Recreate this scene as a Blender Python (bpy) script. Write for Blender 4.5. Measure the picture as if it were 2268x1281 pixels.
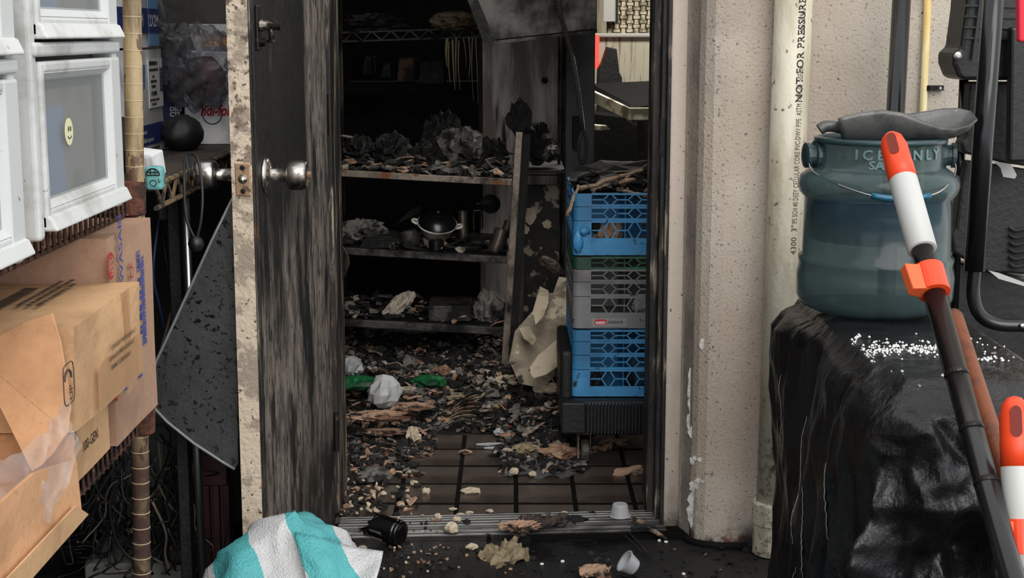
import bpy, bmesh, math, random
import numpy as np
from mathutils import Vector, Matrix, noise
for o in list(bpy.data.objects): bpy.data.objects.remove(o)
S = bpy.context.scene; COL = S.collection
R = random.Random(7)
# ---------------------------------------------------------------- camera
F, CX, CY, H = 3300.0, 1134.0, 640.5, 1.25
PITCH = math.atan(570/F)
cam = bpy.data.cameras.new('camera'); cam.sensor_width = 36; cam.sensor_fit = 'HORIZONTAL'
cam.lens = F/2268*36; cam.clip_start = .05
camo = bpy.data.objects.new('camera', cam); COL.objects.link(camo)
camo.location = (0, 0, H); camo.rotation_euler = (math.pi/2-PITCH, 0, 0); S.camera = camo
# ---------------------------------------------------------------- overcast sky, exposure
w = bpy.data.worlds.new('overcast'); S.world = w; w.use_nodes = True
bg = w.node_tree.nodes['Background']; bg.inputs[0].default_value = (.93, .97, 1.0, 1); bg.inputs[1].default_value = 1.0
su = bpy.data.lights.new('soft_sun', 'SUN'); su.energy = 1.6; su.angle = math.radians(50); su.color = (1, .95, .88)
suo = bpy.data.objects.new('soft_sun', su); COL.objects.link(suo); suo.rotation_euler = (math.radians(56), 0, math.radians(17))
S.view_settings.view_transform = 'Standard'; S.view_settings.look = 'None'
S.view_settings.gamma = 1; S.view_settings.use_curve_mapping = False
S.view_settings.exposure = 0.55
# ---------------------------------------------------------------- pixel -> place helpers (real depth given)
cp, sp = math.cos(PITCH), math.sin(PITCH)
def ray(px, py):
    a, b = (px-CX)/F, (CY-py)/F
    return Vector((a, cp+b*sp, -sp+b*cp))
def at(px, py, Y): d = ray(px, py); t = Y/d.y; return Vector((d.x*t, Y, H+d.z*t))
def atX(px, py, X): d = ray(px, py); t = X/d.x; return Vector((X, d.y*t, H+d.z*t))
def atZ(px, py, z): d = ray(px, py); t = (z-H)/d.z; return Vector((d.x*t, d.y*t, z))
# ---------------------------------------------------------------- materials
def c(r, g=None, b=None):
    if g is None: g = b = r
    f = lambda v: (v/255/12.92) if v/255 <= .04045 else ((v/255+.055)/1.055)**2.4
    return (f(r), f(g), f(b), 1)
MATS = {}
def mat(name, base, rough=.6, metal=0, layers=(), bump=(), spec=.5, trans=0, sheen=0):
    """layers: dicts color/scale/lo/hi/detail/stretch/rough/mask[(axis,a,b)]/voronoi"""
    m = bpy.data.materials.new(name); m.use_nodes = True; nt = m.node_tree; N, L = nt.nodes, nt.links
    b = N['Principled BSDF']; b.inputs['Metallic'].default_value = metal; b.inputs['Roughness'].default_value = rough
    b.inputs['Specular IOR Level'].default_value = spec; b.inputs['Transmission Weight'].default_value = trans
    tc = N.new('ShaderNodeTexCoord')
    col = None; ro = None
    def tex(scale, detail, stretch, vor=False, seed=0, dist=0):
        mp = N.new('ShaderNodeMapping'); mp.inputs['Scale'].default_value = stretch; mp.inputs['Location'].default_value = (seed*3.1, seed*1.7, seed)
        L.new(tc.outputs['Object'], mp.inputs['Vector'])
        t = N.new('ShaderNodeTexVoronoi' if vor else 'ShaderNodeTexNoise'); t.inputs['Scale'].default_value = scale
        if not vor: t.inputs['Detail'].default_value = detail; t.inputs['Roughness'].default_value = .62; t.inputs['Distortion'].default_value = dist
        L.new(mp.outputs[0], t.inputs['Vector']); return t.outputs[0]
    def rng(src, lo, hi):
        r = N.new('ShaderNodeMapRange'); r.interpolation_type = 'SMOOTHSTEP'
        r.inputs['From Min'].default_value = lo; r.inputs['From Max'].default_value = hi
        L.new(src, r.inputs['Value']); return r.outputs[0]
    for i, l in enumerate(layers):
        if l.get('solid'): f = None
        else: f = rng(tex(l.get('scale', 10), l.get('detail', 5), l.get('stretch', (1, 1, 1)), l.get('voronoi'), l.get('seed', i), l.get('dist', 0)), l.get('lo', .45), l.get('hi', .6))
        for (ax, a, bb) in l.get('mask', ()):
            sx = N.new('ShaderNodeSeparateXYZ'); L.new(tc.outputs['Object'], sx.inputs[0])
            g = rng(sx.outputs['XYZ'.index(ax)], min(a, bb), max(a, bb))
            if a > bb:
                iv = N.new('ShaderNodeMath'); iv.operation = 'SUBTRACT'; iv.inputs[0].default_value = 1; L.new(g, iv.inputs[1]); g = iv.outputs[0]
            if f is None: f = g
            else:
                mu = N.new('ShaderNodeMath'); mu.operation = 'MULTIPLY'; L.new(f, mu.inputs[0]); L.new(g, mu.inputs[1]); f = mu.outputs[0]
        mx = N.new('ShaderNodeMix'); mx.data_type = 'RGBA'
        if col is None: mx.inputs[6].default_value = base
        else: L.new(col, mx.inputs[6])
        mx.inputs[7].default_value = l['color']; L.new(f, mx.inputs[0]); col = mx.outputs[2]
        if 'rough' in l:
            mr = N.new('ShaderNodeMix'); mr.inputs[2].default_value = rough
            if ro is not None: L.new(ro, mr.inputs[2])
            mr.inputs[3].default_value = l['rough']; L.new(f, mr.inputs[0]); ro = mr.outputs[0]
    if col is None: b.inputs['Base Color'].default_value = base
    else: L.new(col, b.inputs['Base Color'])
    if ro is not None: L.new(ro, b.inputs['Roughness'])
    prev = None
    for i, (sc, st, de, sr) in enumerate(bump):
        bn = N.new('ShaderNodeBump'); bn.inputs['Strength'].default_value = st; bn.inputs['Distance'].default_value = .01
        L.new(tex(sc, de, sr, False, 5+i), bn.inputs['Height'])
        if prev is not None: L.new(prev, bn.inputs['Normal'])
        prev = bn.outputs[0]
    if prev is not None: L.new(prev, b.inputs['Normal'])
    MATS[name] = m; return m
def film(name, tint, cover, gloss=.12, rough=.15, bumpscale=30, bumpst=.5, edge=.45):
    """thin see-through plastic: tinted transparency + a little body colour + gloss"""
    m = bpy.data.materials.new(name); m.use_nodes = True; nt = m.node_tree; N, L = nt.nodes, nt.links
    N.remove(N['Principled BSDF']); out = N['Material Output']
    tr = N.new('ShaderNodeBsdfTransparent'); tr.inputs[0].default_value = tint
    p = N.new('ShaderNodeBsdfPrincipled'); p.inputs['Base Color'].default_value = cover[0]; p.inputs['Roughness'].default_value = rough
    p.inputs['Coat Weight'].default_value = .5; p.inputs['Coat Roughness'].default_value = rough
    mx = N.new('ShaderNodeMixShader')
    lw = N.new('ShaderNodeLayerWeight'); lw.inputs[0].default_value = .35
    mr = N.new('ShaderNodeMapRange'); mr.inputs['To Min'].default_value = cover[1]; mr.inputs['To Max'].default_value = min(1, cover[1]+edge)
    L.new(lw.outputs['Facing'], mr.inputs['Value'])
    L.new(mr.outputs[0], mx.inputs[0]); L.new(tr.outputs[0], mx.inputs[1]); L.new(p.outputs[0], mx.inputs[2]); L.new(mx.outputs[0], out.inputs[0])
    if bumpst:
        tc = N.new('ShaderNodeTexCoord'); t = N.new('ShaderNodeTexNoise'); t.inputs['Scale'].default_value = bumpscale
        bn = N.new('ShaderNodeBump'); bn.inputs['Strength'].default_value = bumpst; bn.inputs['Distance'].default_value = .01
        L.new(tc.outputs['Object'], t.inputs[0]); L.new(t.outputs[0], bn.inputs['Height']); L.new(bn.outputs[0], p.inputs['Normal']); L.new(bn.outputs[0], lw.inputs['Normal'])
    return m
# ---------------------------------------------------------------- mesh builder
ORG = {}
def frame(o, x, y):
    x = Vector(x).normalized(); y = Vector(y).normalized(); z = x.cross(y).normalized(); y = z.cross(x)
    M = Matrix((x, y, z)).transposed().to_4x4(); M.translation = Vector(o); return M
def rotz(o, a): M = Matrix.Rotation(a, 4, 'Z'); M.translation = Vector(o); return M
def rid(p, s, seed=0): return 1-abs(noise.noise(Vector((p[0]*s+seed, p[1]*s-seed, p[2]*s+seed*.37))))*2
class MB:
    def __init__(s, T=None): s.v = []; s.f = []; s.m = []; s.mi = 0; s.T = T; s.sm = []; s.smooth = False
    def add(s, vs, fs):
        n = len(s.v)
        for p in vs:
            p = Vector(p); s.v.append(s.T @ p if s.T is not None else p)
        for f in fs: s.f.append([i+n for i in f]); s.m.append(s.mi); s.sm.append(s.smooth)
        return s
    def hexa(s, p): return s.add(p, [(3, 2, 1, 0), (4, 5, 6, 7), (0, 1, 5, 4), (1, 2, 6, 5), (2, 3, 7, 6), (3, 0, 4, 7)])
    def box(s, x0, x1, y0, y1, z0, z1):
        return s.hexa([(x0, y0, z0), (x1, y0, z0), (x1, y1, z0), (x0, y1, z0), (x0, y0, z1), (x1, y0, z1), (x1, y1, z1), (x0, y1, z1)])
    def bar(s, p, q, w, h, up=(0, 0, 1)):
        p, q = Vector(p), Vector(q); d = (q-p).normalized(); up = Vector(up)
        if abs(d.dot(up)) > .98: up = Vector((0, 1, 0))
        a = d.cross(up).normalized(); b = a.cross(d).normalized(); a *= w/2; b *= h/2
        return s.hexa([p-a-b, p+a-b, p+a+b, p-a+b, q-a-b, q+a-b, q+a+b, q-a+b])
    def tube(s, pts, r, n=10, caps=True):
        pts = [Vector(p) for p in pts]; k = len(pts); rs = r if isinstance(r, (list, tuple)) else [r]*k
        vs = []; t0 = (pts[1]-pts[0]).normalized(); u = t0.orthogonal().normalized()
        for i, p in enumerate(pts):
            t = (pts[min(i+1, k-1)]-pts[max(i-1, 0)]).normalized(); u = (u-t*u.dot(t)).normalized(); w_ = t.cross(u)
            for j in range(n): a = 2*math.pi*j/n; vs.append(p+(u*math.cos(a)+w_*math.sin(a))*rs[i])
        fs = [(i*n+j, i*n+(j+1) % n, (i+1)*n+(j+1) % n, (i+1)*n+j) for i in range(k-1) for j in range(n)]
        if caps: fs += [tuple(range(n))[::-1], tuple((k-1)*n+j for j in range(n))]
        return s.add(vs, fs)
    def lathe(s, prof, o=(0, 0, 0), axis=(0, 0, 1), n=24, caps=True):
        o = Vector(o); ax = Vector(axis).normalized(); u = ax.orthogonal().normalized(); w_ = ax.cross(u); vs = []; k = len(prof)
        for (r, h) in prof:
            for j in range(n): a = 2*math.pi*j/n; vs.append(o+ax*h+(u*math.cos(a)+w_*math.sin(a))*r)
        fs = [(i*n+j, i*n+(j+1) % n, (i+1)*n+(j+1) % n, (i+1)*n+j) for i in range(k-1) for j in range(n)]
        if caps: fs += [tuple(range(n))[::-1], tuple((k-1)*n+j for j in range(n))]
        return s.add(vs, fs)
    def prism(s, poly, ext):
        poly = [Vector(p) for p in poly]; ext = Vector(ext); n = len(poly)
        return s.add(poly+[p+ext for p in poly], [tuple(range(n))[::-1], tuple(range(n, 2*n))]+[(i, (i+1) % n, n+(i+1) % n, n+i) for i in range(n)])
    def grid(s, fn, nu, nv, wrap=False):
        vs = [fn(i/(nu if wrap else nu-1), j/(nv-1)) for j in range(nv) for i in range(nu)]
        m = nu if wrap else nu-1
        return s.add(vs, [(j*nu+i, j*nu+(i+1) % nu, (j+1)*nu+(i+1) % nu, (j+1)*nu+i) for j in range(nv-1) for i in range(m)])
    def blob(s, o, r, amp=.2, sc=2.5, n=20, seed=0, ridge=True, flat=None):
        o = Vector(o); r = Vector(r if hasattr(r, '__len__') else (r, r, r)); nv = max(4, n//2)
        def fn(u, v):
            th = v*math.pi; a = u*2*math.pi
            d = Vector((math.sin(th)*math.cos(a), math.sin(th)*math.sin(a), -math.cos(th)))
            k = 1+amp*(((rid(d, sc, seed)-.5)*1.2+(rid(d, sc*2.3, seed+9)-.5)*.6) if ridge else noise.noise(d*sc+Vector((seed, 0, seed)))*1.5)
            p = Vector((d.x*r.x, d.y*r.y, d.z*r.z))*k
            if flat is not None: p.z = max(p.z, flat)
            return o+p
        return s.grid(fn, n, nv, True)
    def flake(s, o, size, thick=.004, nrm=None, rn=R, k=None, elong=1):
        nrm = Vector(nrm) if nrm is not None else Vector((rn.gauss(0, .35), rn.gauss(0, .35), 1))
        nrm.normalize(); u = nrm.orthogonal().normalized(); u = Matrix.Rotation(rn.random()*6.3, 3, nrm) @ u; w_ = nrm.cross(u)
        k = k or rn.randint(5, 8); o = Vector(o); ring = []
        for i in range(k):
            a = 2*math.pi*(i+rn.random()*.6)/k; q = size*(.55+.5*rn.random())
            ring.append(o+u*math.cos(a)*q*elong+w_*math.sin(a)*q+nrm*rn.gauss(0, size*.12))
        return s.prism(ring, nrm*thick)
    def sheet(s, o, ux, uy, nu=14, nv=14, amp=.02, fold=3, seed=0, jag=.06, sm=None):
        o, ux, uy = Vector(o), Vector(ux), Vector(uy); nn = ux.cross(uy).normalized(); lx, ly = ux.length, uy.length
        def fn(u, v):
            du = noise.noise(Vector((v*4+seed, seed, 1.3)))*jag; dv = noise.noise(Vector((u*4, seed*2.1, 4.2)))*jag
            uu = u-.5+(du if u in (0, 1) else du*.5); vv = v-.5+(dv if v in (0, 1) else dv*.5)
            q = Vector((uu*fold, vv*fold*ly/lx, seed))
            h = amp*((rid(q, 1, seed)-.5)+.5*(rid(q, 2.2, seed+3)-.5)+.6*noise.noise(q*.7))
            return o+ux*uu+uy*vv+nn*h
        return s.grid(fn, nu, nv)
    def build(s, name, m, parent=None, loc=None, smooth=False, bevel=0, solid=0, sub=0, seg=2, ang=40):
        if parent is not None: org = ORG[parent.name]
        elif loc is not None: org = Vector(loc)
        else:
            xs = [p.x for p in s.v]; ys = [p.y for p in s.v]; zs = [p.z for p in s.v]
            org = Vector(((min(xs)+max(xs))/2, (min(ys)+max(ys))/2, min(zs)))
        me = bpy.data.meshes.new(name); me.from_pydata([tuple(p-org) for p in s.v], [], s.f)
        bm = bmesh.new(); bm.from_mesh(me); bmesh.ops.recalc_face_normals(bm, faces=bm.faces); bm.to_mesh(me); bm.free()
        ms = m if isinstance(m, (list, tuple)) else [m]
        for q in ms: me.materials.append(q)
        for p, i, q in zip(me.polygons, s.m, s.sm): p.material_index = min(i, len(ms)-1); p.use_smooth = smooth or q
        o = bpy.data.objects.new(name, me); COL.objects.link(o)
        if parent is not None: o.parent = parent
        else: o.location = org
        ORG[o.name] = org
        if bevel:
            b = o.modifiers.new('bevel', 'BEVEL'); b.width = bevel; b.segments = seg; b.limit_method = 'ANGLE'; b.angle_limit = math.radians(ang)
        if solid: q = o.modifiers.new('thick', 'SOLIDIFY'); q.thickness = solid; q.offset = 0
        if sub: q = o.modifiers.new('sub', 'SUBSURF'); q.levels = q.render_levels = sub
        return o
def tag(o, label=None, cat=None, group=None, kind=None):
    if label: o['label'] = label
    if cat: o['category'] = cat
    if group: o['group'] = group
    if kind: o['kind'] = kind
    return o
def thing(name, label, cat, loc, group=None, kind=None):
    o = bpy.data.objects.new(name, None); COL.objects.link(o); o.location = Vector(loc); o.empty_display_size = .05
    ORG[o.name] = Vector(loc); return tag(o, label, cat, group, kind)
def struct(o): o['kind'] = 'structure'; return o
def text(s, size, T, m, parent, name='lettering', bold=0, sx=1, extrude=0, align='LEFT', shear=0):
    cu = bpy.data.curves.new('t', 'FONT'); cu.body = s; cu.size = size; cu.align_x = align; cu.offset = bold*size; cu.extrude = extrude; cu.shear = shear; cu.resolution_u = 3
    to = bpy.data.objects.new('t', cu); COL.objects.link(to); dg = bpy.context.evaluated_depsgraph_get()
    me = bpy.data.meshes.new_from_object(to.evaluated_get(dg)); bpy.data.objects.remove(to); bpy.data.curves.remove(cu)
    org = ORG[parent.name]; M = Matrix.Translation(-org) @ T @ Matrix.Diagonal((sx, 1, 1, 1)); me.transform(M)
    me.materials.clear(); me.materials.append(m); o = bpy.data.objects.new(name, me); COL.objects.link(o); o.parent = parent; ORG[o.name] = org; return o
def copy_tree(o, parent=None, off=None):
    q = o.copy(); COL.objects.link(q); q.parent = parent
    if off is not None: q.location = o.location+Vector(off)
    ORG[q.name] = ORG[o.name]+(Vector(off) if off is not None else Vector())
    for ch in list(o.children): copy_tree(ch, q)
    return q
def curve_pts(ps, n=8):
    ps = [Vector(p) for p in ps]; out = []
    for i in range(len(ps)-1):
        p0, p1, p2, p3 = ps[max(i-1, 0)], ps[i], ps[i+1], ps[min(i+2, len(ps)-1)]
        for k in range(n):
            t = k/n; out.append(.5*((2*p1)+(p2-p0)*t+(2*p0-5*p1+4*p2-p3)*t*t+(3*p1-p0-3*p2+p3)*t**3))
    return out+[ps[-1]]
Z3 = (0, 0, 1)
# ================================================================= materials
NW = (1, 1, 1)
char = mat('char', c(16, 15, 15), .85, 0, [dict(color=c(48, 45, 42), scale=14, lo=.52, hi=.7), dict(color=c(6, 6, 6), scale=30, lo=.5, hi=.65)], [(40, .5, 6, NW)])
soot = mat('soot', c(11, 11, 12), .8, 0, [dict(color=c(32, 30, 29), scale=4, lo=.5, hi=.75), dict(color=c(70, 66, 60), scale=26, lo=.66, hi=.72)], [(25, .4, 5, NW)], spec=.25)
sootdk = mat('soot_deep', c(8, 8, 9), .85, 0, [dict(color=c(22, 21, 21), scale=6, lo=.5, hi=.75)], [(20, .3, 5, NW)], spec=.2)
plaster = mat('painted_render', c(192, 182, 170), .75, 0, [
    dict(color=c(150, 141, 131), scale=1.6, lo=.45, hi=.7), dict(color=c(170, 155, 140), scale=.9, lo=.4, hi=.65, seed=4),
    dict(color=c(112, 104, 97), scale=120, lo=.595, hi=.68, detail=3, seed=2),
    dict(color=c(84, 78, 74), scale=60, lo=.65, hi=.69, detail=4, seed=7),
    dict(color=c(135, 88, 74), scale=14, lo=.5, hi=.58, mask=[('Z', .09, .01)]),
    dict(color=c(40, 36, 34), scale=12, lo=.38, hi=.55, mask=[('Z', .07, .0)])],
    [(140, .35, 4, NW), (45, .18, 4, (1, 1, .5))])
jambpl = mat('jamb_render', c(192, 178, 166), .7, 0, [dict(color=c(150, 140, 130), scale=3, lo=.45, hi=.7, stretch=(1, 1, .3)),
    dict(color=c(90, 82, 75), scale=60, lo=.66, hi=.7, detail=4), dict(color=c(60, 52, 46), scale=10, lo=.4, hi=.6, mask=[('Z', .12, .0)])], [(70, .2, 4, NW)])
greypl = mat('grey_render', c(165, 154, 143), .78, 0, [dict(color=c(105, 99, 93), scale=90, lo=.55, hi=.68), dict(color=c(118, 111, 105), scale=3, lo=.4, hi=.62)], [(120, .35, 4, NW)])
whitechip = mat('bare_plaster', c(222, 221, 216), .8, 0, [dict(color=c(190, 186, 180), scale=40)], [(60, .5, 4, NW)])
burntframe = mat('burnt_frame', c(44, 38, 34), .55, 0, [dict(color=c(150, 136, 120), scale=9, lo=.52, hi=.6, stretch=(5, 5, .45), detail=7),
    dict(color=c(10, 9, 9), scale=6, lo=.45, hi=.6, stretch=(3, 3, .5)), dict(color=c(96, 60, 42), scale=20, lo=.62, hi=.7, stretch=(2, 2, .5))], [(60, .3, 5, (1, 1, .3))])
wallgrey = mat('grey_wall', c(62, 60, 58), .85, 0, [dict(color=c(40, 39, 38), scale=5, lo=.4, hi=.65)], [(60, .3, 4, NW)])
asphalt = mat('wet_ground', c(27, 25, 25), .5, 0, [dict(color=c(14, 13, 14), scale=5, lo=.45, hi=.6, rough=.3), dict(color=c(52, 48, 45), scale=70, lo=.6, hi=.7),
    dict(color=c(150, 140, 128), scale=150, lo=.735, hi=.76)], [(90, .6, 5, NW)])
tile_m = mat('quarry_tile', c(84, 75, 69), .28, 0, [dict(color=c(60, 50, 45), scale=5, lo=.4, hi=.65), dict(color=c(24, 21, 20), scale=9, lo=.56, hi=.68, rough=.2)], [(50, .08, 4, NW)])
grout = mat('grout', c(14, 13, 12), .95, 0, [], [(60, .3, 4, NW)], spec=.1)
alu = mat('ribbed_aluminium', c(150, 148, 146), .34, .85, [dict(color=c(70, 67, 65), scale=8, lo=.45, hi=.65, rough=.55, stretch=(.4, 1, 1)), dict(color=c(20, 18, 17), scale=20, lo=.6, hi=.68, rough=.7)])
# ================================================================= the setting
YW = 3.55        # face of the rendered outer wall
XL, XR = -.452, at(1447, 640, 3.7).x     # door opening
b = MB(); b.box(-7, 5, -6, 3.62, -.12, -.015); struct(b.build('floor', asphalt))
b = MB(); b.box(-1.6, 2.2, 3.60, 8.9, -.12, -.0022); flr = struct(b.build('floor', grout))
# quarry tiles, one by one
tw, td, gp = .159, .176, .013
x0 = atZ(1015, 1090, 0).x
tmesh = None; tn = 0
for j in range(0, 8):
    for i in range(-5, 4):
        xa = x0+i*tw; ya = 3.674+j*td
        if xa < -.75 or xa > .62: continue
        if tmesh is None:
            b = MB(); b.box(gp/2, tw-gp/2, gp*.9, td-gp*.9, -.014, 0); t = b.build('tile', tile_m); tmesh = t.data; bm_ = t
        else:
            t = bm_.copy(); COL.objects.link(t)
        org = ORG[flr.name]; t.parent = flr
        t.location = Vector((xa+tw/2, ya+td/2, 0-.014+R.uniform(-.0008, .0008)))-org; t.rotation_euler = (R.gauss(0, .002), R.gauss(0, .002), 0)
b = MB(); b.box(x0-5*tw, x0+4*tw, 3.674+8*td, 8.8, -.008, -.001); o = b.build('charred_floor_cover', soot, flr)
# --- outer wall right of the opening: plan profile with a rounded corner, extruded
def XA(px, Y): return at(px, 640, Y).x
prof = [(XA(1513, 3.66), 3.69), (XA(1514, 3.66), 3.66), (XA(1522, 3.645), 3.645), (XA(1530, 3.62), 3.62), (XA(1540, 3.592), 3.592), (XA(1552, 3.572), 3.572), (XA(1572, 3.556), 3.556), (XA(1600, YW), YW), (1.9, YW), (1.9, 3.95), (XA(1513, 3.66), 3.95)]
b = MB(); b.prism([(x, y, -.02) for x, y in prof], (0, 0, 2.8)); wr = struct(b.build('wall_front_right', plaster, loc=(.9, YW, 0)))
# grey untouched strip of render on the curve, beside the door frame
b = MB(); pr = [(XA(1516, 3.655), 3.657), (XA(1522, 3.645), 3.642), (XA(1530, 3.62), 3.617), (XA(1537, 3.6), 3.5965)]
b.grid(lambda u, v: Vector((*pr[min(3, int(round(u*3)))], -.015+2.7*v)), 4, 12); b.build('render_strip', greypl, wr)
b = MB(); b.box(XA(1478, 3.67), XA(1515, 3.67), 3.67, 3.95, -.02, 2.8); struct(b.build('trim_2', jambpl, bevel=.006))
# white chips in the paint along the corner
chipspec = [(1555, 765, 5, 12), (1530, 830, 5, 14), (1529, 865, 6, 30), (1529, 895, 5, 18), (1528, 935, 6, 26), (1531, 960, 7, 14), (1540, 1015, 6, 5), (1535, 1022, 8, 9), (1549, 1018, 5, 5), (1545, 1066, 5, 6), (1541, 1072, 6, 12), (1536, 1080, 9, 12), (1533, 1110, 10, 28), (1531, 1145, 10, 26), (1556, 1068, 4, 4)]
for i, (px, py, wx, hz) in enumerate(chipspec):
    Y = 3.45
    while True:
        p = at(px, py, Y)
        ysurf = next((y0+(y1-y0)*(p.x-xa)/(xb-xa) for (xa, y0), (xb, y1) in zip(prof[1:8], prof[2:9]) if xa <= p.x <= xb), 9)
        if Y >= ysurf-.004 or Y > 3.7: break
        Y += .001
    rx, rz = wx/880, hz/880; k = 12; ring = []
    for a in range(k):
        t_ = 6.283*a/k; q = .6+.6*R.random(); ring.append(p+Vector((math.cos(t_)*rx*q, math.cos(t_)*rx*q*(-.75 if px < 1548 else -.3), math.sin(t_)*rz*q)))
    b = MB(); b.prism(ring, (.004, .012, 0)); b.build('paint_chip', whitechip, wr)
b = MB(); b.tube(curve_pts([(XA(1505, 3.65), 3.655, -.01), (XA(1524, 3.63), 3.632, -.012), (XA(1545, 3.575), 3.574, -.012), (XA(1600, 3.54), 3.545, -.012), (XA(1670, 3.54), 3.54, -.012)], 6), .012, 6)
struct(b.build('baseboard_right', sootdk))
# --- wall left of the opening, above it, side wall on the left
b = MB(); b.box(-2.6, XL-.045, 3.70, 3.95, -.02, 2.8); struct(b.build('wall_front_left', wallgrey))
b = MB(); b.box(XL-.05, XA(1480, 3.7), 3.68, 3.95, 2.10, 2.8); struct(b.build('wall_front_top', plaster))
b = MB(); b.box(-1.30, -1.18, .2, 3.72, -.02, 2.8); struct(b.build('wall_left', wallgrey))
# --- burnt metal door frame, right jamb in three returns, left jamb behind the hinges
b = MB(); xj = XA(1478, 3.68)
b.box(xj-.010, xj+.002, 3.672, 3.95, 0, 2.12); b.box(xj-.022, xj-.008, 3.690, 3.95, 0, 2.12); b.box(xj-.0395, xj-.020, 3.73, 3.80, 0, 2.12); b.box(xj-.030, xj-.020, 3.80, 3.95, 0, 2.12)
b.box(XL-.048, XL-.012, 3.675, 3.95, 0, 2.12); b.box(XL-.014, XL, 3.75, 3.95, 0, 2.12); b.box(XL-.03, xj, 3.69, 3.9, 2.085, 2.12)
struct(b.build('trim_1', burntframe, bevel=.003))
b = MB(); b.box(xj-.024, xj-.012, 3.683, 3.69, .95, 1.04); struct(b.build('trim_4', char))   # scorched strike plate
# --- ribbed aluminium saddle
b = MB(); fl = atZ(752, 1190, .004); fr = atZ(1480, 1172, .004); rl = atZ(790, 1158, .012); rr = atZ(1474, 1130, .012)
n = 16; fl = Vector((XL+.01, 3.565, 0)); fr = Vector((xj+.004, 3.625, 0)); rl = Vector((XL+.01, 3.70, 0)); rr = Vector((xj, 3.765, 0))
for i in range(n):
    a, d_ = i/n, (i+.55)/n
    p, q, r_, s_ = fl.lerp(rl, a), fr.lerp(rr, a), fr.lerp(rr, d_), fl.lerp(rl, d_)
    zz = .003+.012*math.sin(math.pi*min(1, (i+.6)/n*1.25)/2)
    if i in (4, 5, 10): zz -= .006
    if i % 2: zz -= .003
    b.hexa([(*p.xy, -.02), (*q.xy, -.02), (*r_.xy, -.02), (*s_.xy, -.02), (*p.xy, zz), (*q.xy, zz), (*r_.xy, zz), (*s_.xy, zz)])
b.mi = 1; b.prism([fl+Vector((0, 0, -.02)), fr+Vector((0, 0, -.02)), rr+Vector((0, 0, -.02)), rl+Vector((0, 0, -.02))], (0, 0, .021))  # base coloured dark to paint the shade in the grooves
struct(b.build('trim_3', [alu, sootdk], bevel=.001, seg=1))
# --- burnt room shell
b = MB(); b.box(-1.6, 2.2, 3.9, 8.9, 2.45, 2.6); struct(b.build('ceiling', sootdk))
b = MB(); b.box(-1.6, -1.45, 3.9, 8.9, -.02, 2.5); struct(b.build('wall_inner_left', sootdk))
b = MB(); b.box(-1.6, .30, 6.35, 6.5, -.02, 2.5); struct(b.build('wall_inner_back', sootdk))
b = MB(); b.box(2.05, 2.2, 3.9, 8.9, -.02, 2.5); struct(b.build('wall_inner_right', sootdk))
lightwall = mat('smoked_kitchen_wall', c(205, 196, 172), .5, 0, [dict(color=c(120, 112, 95), scale=3, lo=.5, hi=.75, stretch=(6, 1, .4)), dict(color=c(60, 55, 48), scale=3, lo=.45, hi=.6, stretch=(3, 1, .3), mask=[('Z', .95, .55)])])
b = MB(); b.box(-1.6, 2.2, 8.2, 8.4, -.02, 2.5); struct(b.build('wall_kitchen_back', lightwall, loc=(0, 8.2, 0)))
# ================================================================= the burnt door, open towards us
hw = Vector((-.452, 3.66, 0)); lt = Vector((-.489, 2.86, 0)); du = (lt-hw).normalized(); DT = frame(hw, du, Vector((-du.y, du.x, 0)))
DW = (lt-hw).length
doorface = mat('scorched_door_face', c(132, 121, 112), .62, 0, [
    dict(color=c(86, 78, 72), scale=14, lo=.42, hi=.60, stretch=(1, 2.4, .7), detail=8),
    dict(color=c(30, 28, 27), scale=34, lo=.54, hi=.62, stretch=(1, 2.4, .7), detail=6),
    dict(color=c(16, 15, 15), scale=4, lo=.50, hi=.62, stretch=(1, 2.2, .7), detail=8, seed=11, rough=.5),
    dict(color=c(8, 8, 9), scale=5, lo=.32, hi=.50, detail=8, seed=3, mask=[('Z', .42, .16), ('Y', -.5, -.3)], rough=.4),
    dict(color=c(9, 9, 10), scale=7, lo=.20, hi=.40, detail=8, stretch=(1, 2, .4), seed=6, mask=[('Z', .70, 1.02), ('Y', -.24, -.31)], rough=.35),
    dict(color=c(12, 12, 12), scale=6, lo=.38, hi=.55, detail=8, stretch=(1, 2, .5), seed=9, mask=[('Z', .50, .80), ('Y', -.40, -.60)], rough=.4),
    dict(color=c(84, 40, 30), scale=9, lo=.66, hi=.72, stretch=(1, 5, .3), seed=8)],
    [(60, .8, 6, (1, 2.2, .7)), (9, .3, 4, (1, 2, .6))])
dooredge = mat('flaked_door_edge', c(196, 180, 160), .65, 0, [dict(color=c(90, 74, 62), scale=34, lo=.5, hi=.56, detail=7, mask=[('Z', .55, 1.25)]),
    dict(color=c(60, 50, 44), scale=90, lo=.6, hi=.66, detail=5), dict(color=c(150, 136, 122), scale=18, lo=.5, hi=.6)], [(80, .5, 5, NW)])
brushed = mat('brushed_nickel', c(190, 184, 176), .26, 1, [dict(color=c(60, 54, 48), scale=14, lo=.5, hi=.68, rough=.5)])
brass = mat('tarnished_latch', c(190, 160, 130), .4, .8, [dict(color=c(110, 90, 74), scale=60, lo=.5, hi=.6, rough=.6)])
darksteel = mat('dark_steel', c(120, 112, 104), .35, .9, [dict(color=c(30, 27, 25), scale=30, lo=.45, hi=.6, rough=.6)])
darkiron = mat('dark_iron', c(34, 31, 29), .45, .6, [dict(color=c(90, 80, 70), scale=30, lo=.6, hi=.68)])
door = thing('door_1', 'scorched open door with flaked beige edge and round metal knob', 'door', hw, kind='structure')
del door['category']
b = MB(DT); b.box(0, DW, -.050, 0, .012, 2.08); b.build('door_leaf', doorface, door, bevel=.002)
b = MB(DT); b.box(DW-.001, DW+.003, -.0505, -.010, .012, 2.08); b.build('edge_strip', dooredge, door)
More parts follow.
